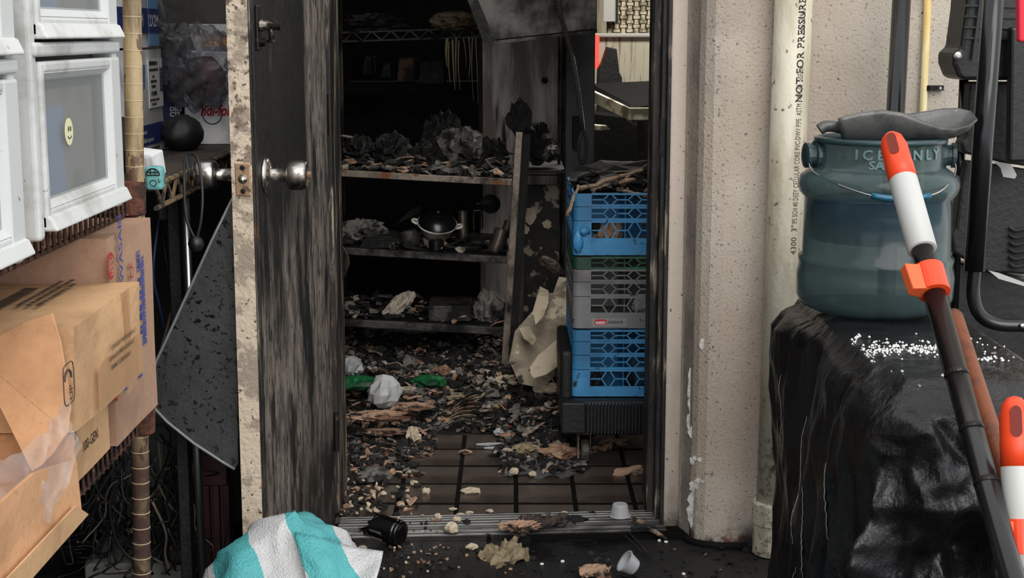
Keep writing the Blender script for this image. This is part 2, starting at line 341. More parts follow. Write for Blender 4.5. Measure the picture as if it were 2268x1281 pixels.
b = MB(DT); b.box(DW-.001, DW+.0035, -.0085, -.005, .012, 2.08); b.box(DW-.001, DW+.0025, -.0035, .0005, .012, 2.08); b.build('edge_channel', burntframe, door)
kz = .972
b = MB(DT); b.box(DW+.002, DW+.0055, -.043, -.013, kz-.034, kz+.03); lp = b.build('latch_plate', brass, door, bevel=.004)
b = MB(DT); b.lathe([(.0095, 0), (.0095, .002), (.0085, .004), (0.004, .009), (0, .0095)], (DW+.004, -.028, kz-.001), (1, 0, 0), 14); b.build('latch_bolt', brushed, lp, smooth=True)
for dz in (-.024, .021):
    b = MB(DT); b.lathe([(.005, 0), (.005, .0025), (.003, .003)], (DW+.0045, -.028, kz+dz), (1, 0, 0), 10); b.build('screw', darkiron, lp)
for sgn, y_ in ((1, 0), (-1, -.05)):
    kx = DW-.066
    b = MB(DT); b.lathe([(.036, 0), (.036, .004), (.030, .009), (.018, .012), (.014, .016), (.013, .045), (.016, .047)], (kx, y_, kz), (0, sgn, 0), 26); kn = b.build('knob_rose', brushed, door, smooth=True)
    b = MB(DT); b.lathe([(.012, .043), (.0215, .0445), (.0265, .048), (.0285, .053), (.0292, .063), (.0288, .074), (.0275, .081), (.025, .0835), (.021, .084), (.020, .0825), (.010, .0825)], (kx, y_, kz), (0, sgn, 0), 26); k2 = b.build('door_knob', brushed, door, smooth=True)
    b = MB(DT); b.lathe([(.008, .084), (.008, .091), (.006, .092)], (kx, y_, kz), (0, sgn, 0), 12); b.build('key_cylinder', brass, k2)
# small barrel lock high on the door
p = DW-.035
b = MB(DT); b.box(p-.006, p+.020, 0, .006, 1.215, 1.30); bl = b.build('lock_plate', darkiron, door, bevel=.002)
b = MB(DT); b.tube([(p+.012, .006, 1.262), (p+.004, .045, 1.262)], .0095, 12); b.lathe([(.012, 0), (.012, .006)], (p+.012, .008, 1.262), (-.2, 1, 0), 12); b.build('lock_barrel', darksteel, bl, smooth=False)
b = MB(DT); b.tube([(p+.008, .028, 1.257), (p+.008, .028, 1.235)], .005, 8); b.lathe([(.009, 0), (.009, .006)], (p+.008, .028, 1.229), (0, 0, 1), 10); b.tube([(p+.008, .006, 1.23), (p+.008, .016, 1.23)], .008, 8); b.build('lock_pin', darksteel, bl)
for hz_ in (.25, 1.05, 1.85): b = MB(DT); b.tube([(.0, .006, hz_-.05), (.0, .006, hz_+.05)], .007, 8); b.build('hinge', darkiron, door)
# ================================================================= right side
pvc = mat('weathered_pvc', c(205, 198, 180), .45, 0, [dict(color=c(170, 160, 138), scale=5, lo=.42, hi=.65, stretch=(2, 2, .5)), dict(color=c(92, 84, 72), scale=40, lo=.62, hi=.68, detail=6),
    dict(color=c(120, 112, 96), scale=60, lo=.5, hi=.62, detail=6, mask=[('Z', .5, .1)])], [(80, .15, 4, NW)])
ink = mat('black_print', c(36, 34, 34), .6)
blackpl = mat('black_plastic', c(14, 14, 15), .42, 0, [dict(color=c(26, 26, 28), scale=20, lo=.5, hi=.7)], [(60, .1, 4, NW)])
blackgl = mat('black_enamel', c(15, 15, 17), .2, 0, [dict(color=c(45, 45, 48), scale=30, lo=.68, hi=.72)])
blackmt = mat('black_matt', c(20, 20, 21), .6, 0, [dict(color=c(13, 13, 14), scale=14)], [(70, .25, 4, NW)])
orange = mat('orange_plastic', c(226, 66, 24), .42)
orange2 = mat('orange_plastic_pale', c(226, 96, 50), .45)
white_pl = mat('white_plastic', c(184, 184, 181), .45, 0, [dict(color=c(180, 180, 172), scale=20, lo=.58, hi=.75)])
zinc = mat('zinc', c(200, 196, 190), .32, 1)
yellowpipe = mat('yellowed_pipe', c(226, 210, 160), .4, 0, [dict(color=c(200, 160, 80), scale=5, lo=.45, hi=.6, stretch=(3, 3, .3))])
# ---- PVC drain pipe
pt, pb = at(1768, -260, 3.502), at(1711, 1205, 3.502); pb.z = -.012; ax = (pt-pb).normalized(); L_ = (pt-pb).length
pipe = thing('drain_pipe', 'cream plastic drain pipe with printed lettering running up the wall', 'pipe', pb)
b = MB(); b.tube([pb+ax*.085, pt], .0435, 32); pp = b.build('pipe_length', pvc, pipe, smooth=True)
b = MB(); b.lathe([(.049, 0), (.049, .075), (.0525, .078), (.0525, .128), (.0495, .132), (.0435, .133)], pb, ax, 32); b.build('coupling', pvc, pipe)
def wraptext(s, p0, size, ang0, sx=1, bold=0):
    # lettering read upwards, wrapped on the pipe
    cu = bpy.data.curves.new('t', 'FONT'); cu.body = s; cu.size = size; cu.offset = bold; cu.resolution_u = 2
    to = bpy.data.objects.new('t', cu); COL.objects.link(to); me = bpy.data.meshes.new_from_object(to.evaluated_get(bpy.context.evaluated_depsgraph_get())); bpy.data.objects.remove(to); bpy.data.curves.remove(cu)
    u = Vector((0, -1, 0)); u = (u-ax*u.dot(ax)).normalized(); v_ = ax.cross(u); rr_ = .0439; org = ORG[pipe.name]
    for q in me.vertices:
        a = ang0-q.co.y/rr_; q.co = (pb+ax*(p0+q.co.x*sx)+(u*math.cos(a)+v_*math.sin(a))*rr_)-org
    me.materials.clear(); me.materials.append(ink); o = bpy.data.objects.new('lettering', me); COL.objects.link(o); o.parent = pp; ORG[o.name] = org
zp = lambda py: (at(1750, py, 3.46)-pb).dot(ax)
wraptext('4300  3"', zp(565), .021, .50, 1.0)
wraptext('IPS SCH 40 DEEY CELLULAR CORE PVC-DWV PIPE  ASTM F-891-00  NSF-cw', zp(497), .020, .50, .56)
wraptext('NOT FOR PRESSURE', zp(228), .025, .50, 1.06, .0004)
wraptext('08-11-0 5m', zp(72), .018, .50, .6)
# ---- black pole leaning on the wall
b = MB(); p0 = at(2005, -150, 3.38); p1 = at(1978, 330, 3.28); q = p1+(p1-p0)*1.6; q.z = -.01
b.tube([q, p0], .0205, 20); tag(b.build('black_pole', blackgl, smooth=True), 'glossy black metal pole leaning on the wall behind the ice jug', 'pole')
# ---- yellowed thin conduit with clamp
a0, a1 = at(2061, -150, 3.541), at(2048, 600, 3.541); a1.z = .0; a1.x = at(2052, 300, 3.541).x-.005
cd = thing('thin_conduit', 'thin yellowed plastic conduit clamped to the wall behind the ice jug', 'conduit', a1)
b = MB(); b.tube([a1, a0], .0085, 12); b.build('conduit_tube', yellowpipe, cd, smooth=True)
q = at(2058, 195, 3.541); b = MB(); b.tube([q+Vector((0, 0, -.006)), q+Vector((0, 0, .006))], .0105, 14); b.box(q.x+.006, q.x+.034, 3.538, 3.549, q.z-.006, q.z+.006); cl = b.build('pipe_clamp', darkiron, cd)
b = MB(); b.lathe([(.004, 0), (.003, .003)], (q.x+.025, 3.538, q.z), (0, -1, 0), 10); b.build('clamp_screw', zinc, cl)
# ---- black plastic sheet draped over a stand (small cloth solve)
BX0, BX1, BY0, BY1, BZ = .575, .875, 2.22, 3.02, .700
def cloth():
    rs = np.random.RandomState(3); dx = .019
    xs = np.arange(.07, 1.12, dx); ys = np.arange(1.58, 3.06, dx); nx, ny = len(xs), len(ys)
    P = np.zeros((ny, nx, 3)); P[..., 0] = xs[None, :]; P[..., 1] = ys[:, None]; P[..., 2] = BZ+.012
    P += rs.normal(0, .0006, P.shape); V = np.zeros_like(P)
    pin = (P[..., 0] > BX0+.03) & (P[..., 0] < BX1-.02) & (P[..., 1] > BY0+.05)
    P0 = P.copy(); sl = np.s_
    def sets():
        out = []
        for (di, dj, k) in ((0, 1, 1), (1, 0, 1), (1, 1, .6), (1, -1, .6), (0, 2, .12), (2, 0, .12)):
            L0 = math.hypot(di, dj)*dx
            for par in (0, 1):
                if di == 0:
                    st = 2*dj; js = np.arange(0, nx-dj)
                    js = js[((js//dj) % 2) == par]; A = (slice(None), js); B = (slice(None), js+dj)
                else:
                    is_ = np.arange(0, ny-di); is_ = is_[((is_//di) % 2) == par]
                    if dj == 0: A = (is_, slice(None)); B = (is_+di, slice(None))
                    else:
                        ja = np.arange(max(0, -dj), nx-max(0, dj)); A = np.ix_(is_, ja); B = np.ix_(is_+di, ja+dj)
                sh = P[A].shape[:2]
                rest = L0*(1+.05*rs.rand(*sh)) if k == 1 else np.full(sh, L0*1.01)
                out.append((A, B, rest, k))
        return out
    C = sets(); dt = .02
    def collide(Q):
        x, y, z = Q[..., 0], Q[..., 1], Q[..., 2]
        ins = (x > BX0) & (x < BX1) & (y > BY0) & (z < BZ+.004)
        d = np.stack([BZ+.004-z, x-BX0, y-BY0, BX1-x], -1); k = np.argmin(d, -1)
        m0 = ins & (k == 0); z[m0] = BZ+.004
        m1 = ins & (k == 1); x[m1] = BX0
        m2 = ins & (k == 2); y[m2] = BY0
        m3 = ins & (k == 3); x[m3] = BX1
        np.maximum(z, -.008, out=z)
        np.minimum(y, 3.4, out=y)
    for st in range(150):
        V[..., 2] -= 9.8*dt; V *= .97
        if st < 60: V[..., 0] += .002*np.sin(P[..., 1]*23); V[..., 1] += .003*np.sin(P[..., 0]*19+1)
        Q = P+V*dt
        for it in range(12):
            for A, B, rest, k in C:
                d = Q[B]-Q[A]; l = np.sqrt((d*d).sum(-1))+1e-9
                cr = ((l-rest)/l*.5*k)[..., None]*d
                if k < .2: cr[l > rest] = 0
                Q[A] += cr; Q[B] -= cr
            collide(Q); Q[pin] = P0[pin]
        V = (Q-P)/dt; fl_ = Q[..., 2] < 0; V[fl_] *= .2; P = Q
    return P
CP = cloth(); ny, nx = CP.shape[:2]
# settled wrinkles: sharp creases gathered on the hanging sides
def up2(A):
    B = np.zeros((A.shape[0]*2-1, A.shape[1]*2-1, 3)); B[::2, ::2] = A; B[1::2, ::2] = (A[1:]+A[:-1])/2; B[:, 1::2] = (B[:, 2::2]+B[:, :-1:2])/2; return B
CP = up2(up2(CP)); ny, nx = CP.shape[:2]
gu = np.gradient(CP, axis=1); gv = np.gradient(CP, axis=0); NRM = np.cross(gu, gv); NRM /= (np.linalg.norm(NRM, axis=-1, keepdims=True)+1e-9)
def crease(p, sc, seed):
    d = noise.voronoi(Vector((p[0]*sc+seed, p[1]*sc, p[2]*sc*.75)))[0]; return d[0]*1.3-.25
CQ = CP.copy()
for j in range(ny):
    for i in range(nx):
        p = CP[j, i]; n_ = NRM[j, i]
        if n_[2] < 0: n_ = -n_
        if p[2] > BZ-.015: CQ[j, i, 2] += .0035*max(0, rid((p[0], p[1]*2.2, 0), 9, 4)-.35); continue
        front = 1.0 if p[1] < BY0+.01 else 0.0
        k = min(1, (BZ-p[2])/.05)
        out = np.array([0, -1, .15]) if front else np.array([-1 if p[0] < .7 else 1, -.1, .1])
        if p[1] < BY0+.01 and p[0] < BX0+.02: out = np.array([-.6, -.8, .1])
        sh = (p[0]+.55*p[2], p[1], p[2]-.35*p[0])
        rx_, rz_ = p[0]-.60, BZ+.01-p[2]; ph = math.atan2(rx_, rz_+1e-6); rad = math.hypot(rx_, rz_)
        fan = abs(math.sin(ph*4.5+.6*noise.noise(Vector((p[0]*6, p[2]*6, 1)))))*min(.05, rad*.40)*math.exp(-(rad/.3)**2)
        h = (.062*crease(sh, 11.0, 3)+.02*crease(p, 27, 8)+1.1*fan) if front else (.045*crease((p[0], p[1], p[2]*.6), 5, 5)+.014*crease((p[0], p[1], p[2]*.6), 17, 2))
        if front: h -= .15*math.exp(-((p[0]-.70)/.09)**2)*max(0, min(1, (.53-p[2])/.08))
        CQ[j, i] = p+out*h*k
CP = CQ; CP[..., 2] = np.maximum(CP[..., 2], -.01)
b = MB(); b.add([tuple(p) for p in CP.reshape(-1, 3)], [(j*nx+i, j*nx+i+1, (j+1)*nx+i+1, (j+1)*nx+i) for j in range(ny-1) for i in range(nx-1)])
binliner = mat('black_bin_liner', c(15, 15, 17), .24, 0, [dict(color=c(26, 26, 29), scale=5, lo=.45, hi=.65, rough=.36), dict(color=c(165, 160, 155), scale=22, lo=.70, hi=.715, detail=6, stretch=(1, 1, .3))], [(26, .45, 5, (1, 1, .5)), (90, .3, 4, (1, 1, .7))])
sheet_o = b.build('plastic_sheet', binliner, smooth=True); pstreak = mat('pale_scratch', c(170, 164, 160), .6)
for (fy, i0, n_, dr) in ((2.90, 92, 26, .3), (2.72, 86, 40, -.25), (2.60, 70, 34, -.4), (2.50, 60, 30, .35), (2.42, 88, 26, -.3), (2.36, 52, 34, .2), (2.66, 40, 24, .3)):
    ja = (fy-1.58)/.00475; L1, L2 = [], []
    for k_ in range(n_):
        jj = int(np.clip(ja+dr*k_, 1, ny-2)); ii = max(1, i0-k_); w_ = .0022*math.sin(math.pi*(k_+.5)/n_)*(1+.7*noise.noise(Vector((k_*.4, fy*9, 2))))
        p_ = Vector(CP[jj, ii]); L1.append(p_+Vector((-.0022, -w_, 0))); L2.append(p_+Vector((-.0022, w_, 0)))
    bs = MB(); bs.add(L1+L2, [(q_, q_+1, n_+q_+1, n_+q_) for q_ in range(n_-1)]); bs.build('scratch', pstreak, sheet_o, solid=.0006)
tag(sheet_o, 'crumpled black plastic sheet draped to the ground under the ice jug', 'plastic sheet')
# sturdy stand under the sheet (four legs, top)
st = thing('stand', 'stand wrapped in the black plastic sheet under the ice jug', 'stand', (.725, 2.66, -.015))
b = MB(); b.box(BX0+.03, BX1-.03, BY0+.06, BY1-.02, BZ-.05, BZ-.006); b.build('stand_top', blackmt, st)
for xx in (BX0+.06, BX1-.06):
    for yy in (BY0+.20, BY1-.06): b = MB(); b.box(xx-.02, xx+.02, yy-.02, yy+.02, -.015, BZ-.05); b.build('leg', blackmt, st)
# white foam beads spilled on the sheet
b = MB(); beads = mat('foam_beads', c(226, 226, 222), .6)
def bead(p, r): p = Vector(p); b.add([p+Vector(d)*r for d in ((1, 0, 0), (-1, 0, 0), (0, 1, 0), (0, -1, 0), (0, 0, 1), (0, 0, -1))], [(0, 2, 4), (2, 1, 4), (1, 3, 4), (3, 0, 4), (2, 0, 5), (1, 2, 5), (3, 1, 5), (0, 3, 5)])
ztop = lambda x, y: float(CP[int(np.clip(round((y-1.58)/.00475), 0, ny-1)), int(np.clip(round((x-.07)/.00475), 0, nx-1)), 2])
for k in range(420):
    if k < 280: px, py = R.uniform(1880, 2095), 779+R.gauss(0, 7)+ (R.random()*10)
    elif k < 320: px, py = R.uniform(1840, 1905), R.gauss(757, 3)
    elif k < 360: px, py = R.uniform(1850, 2250), R.uniform(750, 850)
    elif k < 400: px, py = R.gauss(2180, 40), R.choice([762, 803, 805, 775])+R.gauss(0, 4)
    else: px, py = R.uniform(1760, 2200), R.uniform(745, 900)
    q = atZ(px, py, BZ+.008)
    if q.x < BX0+.02 or q.y < BY0+.03 or q.x > BX1-.01: continue
    bead((q.x, q.y, ztop(q.x, q.y)+.003), R.uniform(.0016, .0034))
tag(b.build('foam_beads', beads, smooth=True), 'white foam beads scattered over the top of the black sheet', 'foam beads', kind='stuff')
# ---- ice jug
jc = at(1941, 520, 2.86); jc.z = ztop(jc.x, jc.y)+.003; jr = lambda w_: w_/2/3300*2.9
ytoz = lambda py: at(1941, py, 2.86-.10).z-jc.z
jugm = film('ice_jug_plastic', (.36, .46, .48, 1), (c(76, 94, 96), .30), rough=.16, bumpscale=9, bumpst=.12)
jugs = mat('jug_rim_plastic', c(44, 62, 66), .3)
jug = thing('ice_jug', 'translucent blue-green plastic ice jug standing on the black sheet', 'ice jug', jc)
hp = [(0, .0), (.118, .001), (.140, .012), (.149, .03), (.150, .075), (.146, .098), (.1475, .103), (.148, .112), (.141, .118), (.139, .235), (.149, .246), (.152, .262), (.149, .28), (.128, .296), (.119, .302), (.118, .345), (.121, .352)]
sc_ = (at(1941, 318, 2.78).z-jc.z)/.352
hp = [(r, h*sc_) for r, h in hp]
b = MB(); b.lathe(hp, jc, Z3, 48, caps=False); b.build('jug_body', jugm, jug, smooth=True)
b = MB(); b.lathe([(.119, hp[-1][1]-.004), (.125, hp[-1][1]-.002), (.125, hp[-1][1]+.006), (.116, hp[-1][1]+.008), (.112, hp[-1][1]+.004), (.114, hp[-1][1]-.004)], jc, Z3, 48, caps=False); b.build('jug_rim', jugs, jug, smooth=True)
bluem = film('blue_insert_film', (.05, .22, .42, 1), (c(24, 92, 140), .55), bumpst=0)
b = MB(); b.lathe([(.128, .150*sc_), (.129, .23*sc_), (.05, .232*sc_)], jc, Z3, 40); b.build('blue_insert', bluem, jug, smooth=True)  # added insert, stands in for the blue tint seen through the jug
for s_ in (-1, 1):
    q = jc+Vector((s_*.112, -.0, .322*sc_)); b = MB(); b.lathe([(.030, 0), (.028, .014), (.02, .016), (.02, .024), (.024, .025), (.024, .032), (.015, .034)], q, (s_, -.15, 0), 18); b.build('handle_lug', jugs, jug, smooth=False)
hl, hr_ = jc+Vector((-.137, -.01, .322*sc_)), jc+Vector((.137, -.01, .322*sc_))
wire = curve_pts([hl, hl+Vector((.004, -.035, -.03)), jc+Vector((-.07, -.155, .262*sc_)), jc+Vector((0, -.172, .252*sc_)), jc+Vector((.07, -.155, .262*sc_)), hr_+Vector((-.004, -.035, -.03)), hr_], 8)
b = MB(); b.tube(wire, .0016, 6); bw = b.build('bail_wire', zinc, jug, smooth=True)
b = MB(); b.tube(wire[18:31], .006, 10); b.build('handle_grip', mat('blue_grip', c(20, 84, 110), .35), bw, smooth=True)
emb = mat('embossed_plastic', c(92, 116, 118), .22)
def ringtext(s_, size, h, a0, sx=1):
    cu = bpy.data.curves.new('t', 'FONT'); cu.body = s_; cu.size = size; cu.offset = .0006; cu.extrude = .0012; cu.resolution_u = 2
    to = bpy.data.objects.new('t', cu); COL.objects.link(to); me = bpy.data.meshes.new_from_object(to.evaluated_get(bpy.context.evaluated_depsgraph_get())); bpy.data.objects.remove(to); bpy.data.curves.remove(cu)
    for q in me.vertices:
        a = a0+q.co.x*sx/.120; rr_ = .1205+q.co.z; q.co = Vector((rr_*math.sin(a), -rr_*math.cos(a), h+q.co.y))
    me.materials.clear(); me.materials.append(emb); o = bpy.data.objects.new('embossed_lettering', me); COL.objects.link(o); o.parent = jug
ringtext('I C E', .026, .322*sc_, -.62, 1.05); ringtext('O N L Y', .026, .322*sc_, .02, 1.05); ringtext('SAN', .022, .302*sc_+.001, -.40, 1.15)
# ---- scoop lying across the jug mouth
scm = mat('grey_scoop', c(92, 92, 90), .42, .35, [dict(color=c(66, 66, 66), scale=14, lo=.45, hi=.65), dict(color=c(140, 138, 132), scale=70, lo=.7, hi=.73)], [(70, .12, 4, NW)])
nr = [(1857, 262), (1900, 250), (1955, 243), (2000, 250), (2050, 270), (2085, 282), (2115, 285), (2145, 278), (2163, 264)]
bt_ = [(1868, 317), (1905, 321), (1960, 322), (2000, 321), (2040, 316), (2080, 306), (2115, 296), (2145, 283), (2164, 266)]
fr_ = [(1860, 262), (1900, 252), (1955, 247), (2010, 252), (2050, 246), (2090, 240), (2120, 239), (2150, 246), (2164, 263)]
def lin(ps, u, Y): k = min(len(ps)-2, int(u*(len(ps)-1))); f = u*(len(ps)-1)-k; x = ps[k][0]*(1-f)+ps[k+1][0]*f; y = ps[k][1]*(1-f)+ps[k+1][1]*f; return at(x, y, Y)
YJ = jc.y-.03
def scf(u, v):
    n_, q_, f_ = lin(nr, u, YJ-.062*(1-.6*u**4)), lin(bt_, u, YJ), lin(fr_, u, YJ+.062*(1-.6*u**4)); th = v*math.pi
    m_ = (n_+f_)/2; return m_+(n_-f_)/2*math.cos(th)+(q_-m_)*math.sin(th)
so = scf(.4, .5)+Vector((0, 0, .06)); sl_ = .2
b = MB(); b.grid(scf, 33, 24); ring = [b.v[j*33] for j in range(24)]; b.add(ring, [tuple(range(24))])
sco = thing('ice_scoop', 'dark grey ice scoop lying across the mouth of the jug', 'scoop', scf(.4, .5))
b.build('scoop_bowl', scm, sco, smooth=False, solid=.003)
for p_ in bpy.data.objects['scoop_bowl'].data.polygons: p_.use_smooth = len(p_.vertices) == 4
hq = at(1862, 285, YJ)
b = MB(); b.tube(curve_pts([hq+Vector((.004, 0, .0)), hq+Vector((-.015, 0, .004)), hq+Vector((-.030, 0, .004)), hq+Vector((-.040, 0, -.002))], 6), .011, 12); b.build('scoop_handle', scm, sco, smooth=True)
# ---- extension poles
tubem = mat('black_pole_tube', c(24, 22, 22), .22, 0, [dict(color=c(44, 40, 38), scale=20, lo=.6, hi=.72)])
def ext_pole(label, p_top, p_bot, r, clip, joints, side):
    ax_ = (p_bot-p_top).normalized(); Lp = (p_bot-p_top).length
    t = thing('extension_pole', label, 'pole', p_bot, 'black extension poles with orange caps')
    cap_l, wl = .098, .135
    rr = r*1.27
    b = MB(); b.lathe([(0, 0), (rr*.45, .003), (rr*.8, .012), (rr, .03), (rr*1.0, .062), (rr*1.03, .064), (rr*1.03, .070), (rr*1.03, cap_l)], p_top, ax_, 26); cp_ = b.build('orange_cap', orange, t, smooth=True)
    u = Vector((-.25*side, -1, 0)); u = (u-ax_*u.dot(ax_)).normalized(); w_ = ax_.cross(u)
    q = p_top+ax_*.037+u*rr*.86
    b = MB(); ring = [q+ax_*(math.copysign(.012, math.sin(a))+.0095*math.sin(a))+w_*.0075*math.cos(a) for a in [i*6.283/20+.1 for i in range(20)]]; b.prism(ring, u*(rr*.17)); b.build('hanging_slot', mat('slot_dark', c(110, 26, 8), .7), cp_)
    b = MB(); b.lathe([(rr, cap_l-.002), (rr*1.04, cap_l), (rr*1.04, cap_l+wl), (rr*.95, cap_l+wl+.001)], p_top, ax_, 26); b.build('white_sleeve', white_pl, t, smooth=True)
    b = MB(); b.tube([p_top+ax_*(cap_l+wl-.004), p_bot], r, 22); tb = b.build('tube', tubem, t, smooth=True)
    for j in joints:
        b = MB(); b.lathe([(r*1.03, -.002), (r*1.06, 0), (r*1.06, .003), (r*1.03, .005)], p_top+ax_*j, ax_, 22); b.build('tube_joint', darkiron, tb)
    q = p_top+ax_*clip
    b = MB(); b.lathe([(r*1.0, -.024), (r*1.42, -.023), (r*1.42, .023), (r*1.0, .024)], q, ax_, 24); rg = b.build('clip_ring', orange, t)
    w2 = Vector((-side, -.35, 0)); w2 = (w2-ax_*w2.dot(ax_)).normalized(); n2 = ax_.cross(w2)
    b = MB(); qq = q+w2*r*1.55; b.hexa([qq-w2*.012-n2*.014-ax_*.02, qq+w2*.016-n2*.009-ax_*.022, qq+w2*.016+n2*.009-ax_*.022, qq-w2*.012+n2*.014-ax_*.02, qq-w2*.012-n2*.014+ax_*.024, qq+w2*.013-n2*.009+ax_*.024, qq+w2*.013+n2*.009+ax_*.024, qq-w2*.012+n2*.014+ax_*.024]); b.build('clip_tab', orange2, rg, bevel=.002)
    return t
pa, pm = at(1972, 296, 2.40), at(2245, 1290, 1.85); pd = pm-pa; pbm = pa+pd*((pa.z+.012)/(-pd.z))
ext_pole('long extension pole with orange cap leaning across the front of the ice jug', pa, pbm, .0168, (at(2056, 650, 2.22)-pa).length, [(at(2130, 850, 2.10)-pa).length, (at(2170, 962, 2.03)-pa).length, (at(2200, 1080, 1.97)-pa).length], 1)
pa2, pm2 = at(2246, 877, 1.99), at(2264, 1281, 1.905); pd = pm2-pa2; pbm2 = pa2+pd*((pa2.z+.012)/(-pd.z))
ext_pole('short upright extension pole with orange cap at the right edge', pa2, pbm2, .0168, (at(2258, 1190, 1.925)-pa2).length, [], 1)
woodm = mat('reddish_wood', c(112, 54, 16), .5, 0, [dict(color=c(90, 42, 12), scale=12, lo=.45, hi=.65, stretch=(4, 4, .4))])
wa, wb = at(2108, 690, 2.29), at(2196, 960, 2.09); wd = wb-wa; wb = wa+wd*((wa.z+.012)/(-wd.z))
b = MB(); wn = wd.normalized(); b.tube([wa, wa+wn*.004, wa+wn*.012, wb], [.006, .011, .0145, .0145], 16); tag(b.build('wooden_stick', woodm, smooth=True), 'round reddish wooden stick leaning behind the long extension pole', 'stick')
# ---- black folding hand truck with plastic bodies
ht = thing('hand_truck', 'black tubular hand truck with ribbed plastic body standing by the wall', 'hand truck', (1.2, 3.0, -.015))
YT = 2.95
a = at(2212, -160, YT); b1 = at(2178, 300, YT); c1 = at(2158, 600, YT)
b = MB(); b.tube([a, b1, c1], .0205, 18); b.build('upright_tube', blackgl, ht, smooth=True)
pts = curve_pts([at(2159, 590, YT), at(2155, 650, YT), at(2168, 695, YT), at(2205, 718, YT), at(2268, 722, YT), at(2400, 724, YT)], 8)
b = MB(); b.tube(pts, .014, 14); b.build('bent_tube', blackgl, ht, smooth=True)
q = at(2263, 722, YT-.016); b = MB(); b.lathe([(.006, 0), (.005, .004), (.002, .005)], q, (0, -1, 0), 10); b.build('rivet', zinc, ht, smooth=True)
b = MB(); b.tube([at(2136, 150, 3.2), at(2112, 700, 3.2)], .010, 10); b.build('rear_tube', blackgl, ht, smooth=True)
def plate(pts, Y, th, m, name, parent, bevel=.006):
    b = MB(); b.prism([at(x, y, Y) for x, y in pts], (0, th, 0)); return b.build(name, m, parent, bevel=bevel)
up = plate([(2150, -120), (2140, 20), (2128, 108), (2112, 116), (2112, 142), (2122, 168), (2132, 178), (2300, 178), (2300, -120)], 3.10, .12, blackpl, 'upper_body', ht, .01)
for k in range(4): q0, q1 = at(2136, 12+k*24, 3.095), at(2300, 16+k*24, 3.095); b = MB(); b.bar(q0, q1, .008, .004); b.build('rib', blackpl, up)
b = MB(); b.bar(at(2180, -60, 3.09), at(2156, 132, 3.09), .006, .003); b.build('seam', blackgl, up)
q = at(2121, 124, 3.10); b = MB(); b.lathe([(.0085, 0), (.0085, .004), (.005, .006), (.003, .0065)], q, (0, -1, 0), 12); b.build('bolt', zinc, up, smooth=False)
plate([(2150, 182), (2300, 182), (2300, 372), (2225, 362), (2135, 340), (2128, 316), (2140, 305), (2146, 240)], 3.14, .05, blackmt, 'middle_panel', ht)
lp_ = plate([(2140, 356), (2215, 366), (2300, 380), (2300, 612), (2240, 606), (2190, 606), (2112, 560), (2106, 520), (2118, 505), (2128, 420)], 3.16, .05, blackmt, 'lower_panel', ht)
for k in range(6): b = MB(); b.tube(curve_pts([at(2236, 505+k*16, 3.155), at(2252, 512+k*16, 3.15), at(2290, 500+k*16, 3.155)], 4), .004, 6); b.build('rib', blackpl, lp_)
plate([(2105, 575), (2300, 620), (2300, 900), (2090, 900)], 3.22, .05, blackpl, 'base_plate', ht)
plate([(2240, 60), (2300, 60), (2300, 360), (2236, 360)], 3.04, .03, blackpl, 'side_panel', ht)
scrap = mat('grey_paper', c(176, 174, 172), .7)
b = MB(); b.prism([at(x, y, 3.12) for x, y in ((2200, 357), (2240, 364), (2252, 388), (2248, 396), (2222, 392), (2216, 372))], (0, .004, 0)); tag(b.build('grey_tag', scrap), 'light grey tag tucked into the black hand truck panels', 'tag')
b = MB(); b.prism([at(x, y, 3.13) for x, y in ((2190, 600), (2215, 606), (2268, 626), (2290, 634), (2268, 634), (2212, 618))], (0, .006, 0)); tag(b.build('torn_strip', scrap), 'torn pale strip poking out low between the hand truck panels', 'paper strip')
redm = mat('red_cloth', c(214, 34, 60), .6)
b = MB(); b.prism([at(x, y, 2.7) for x, y in ((2254, -200), (2257, 92), (2275, 94), (2320, 96), (2320, -200))], (0, .02, 0)); tag(b.build('red_plastic_strip', redm, bevel=.004), 'bright red plastic strip at the top right beside the hand truck', 'strip')
# ================================================================= left side
def px_prism(b, pts, X, th): return b.prism([atX(x, y, X) for x, y in pts], (-th, 0, 0))
rust = mat('rusty_wire', c(86, 58, 48), .75, .2, [dict(color=c(48, 32, 28), scale=30, lo=.45, hi=.6), dict(color=c(140, 96, 78), scale=60, lo=.6, hi=.68)], [(90, .5, 4, NW)])
postm = mat('flaking_post', c(172, 150, 112), .5, 0, [dict(color=c(92, 66, 56), scale=22, lo=.54, hi=.58, detail=5, stretch=(1, 1, .5)), dict(color=c(110, 90, 62), scale=9, lo=.45, hi=.65, stretch=(2, 2, .4)),
    dict(color=c(88, 66, 60), scale=8, lo=.30, hi=.48, mask=[('Z', .62, .5)])], [(50, .2, 4, NW)])
chrome = mat('chrome', c(215, 215, 215), .28, 1, [dict(color=c(120, 120, 120), scale=6, lo=.55, hi=.75, rough=.35)])
rustblock = mat('rust_block', c(104, 62, 46), .8, .1, [dict(color=c(60, 36, 28), scale=24, lo=.45, hi=.6)], [(60, .6, 4, NW)])
XS = -.640
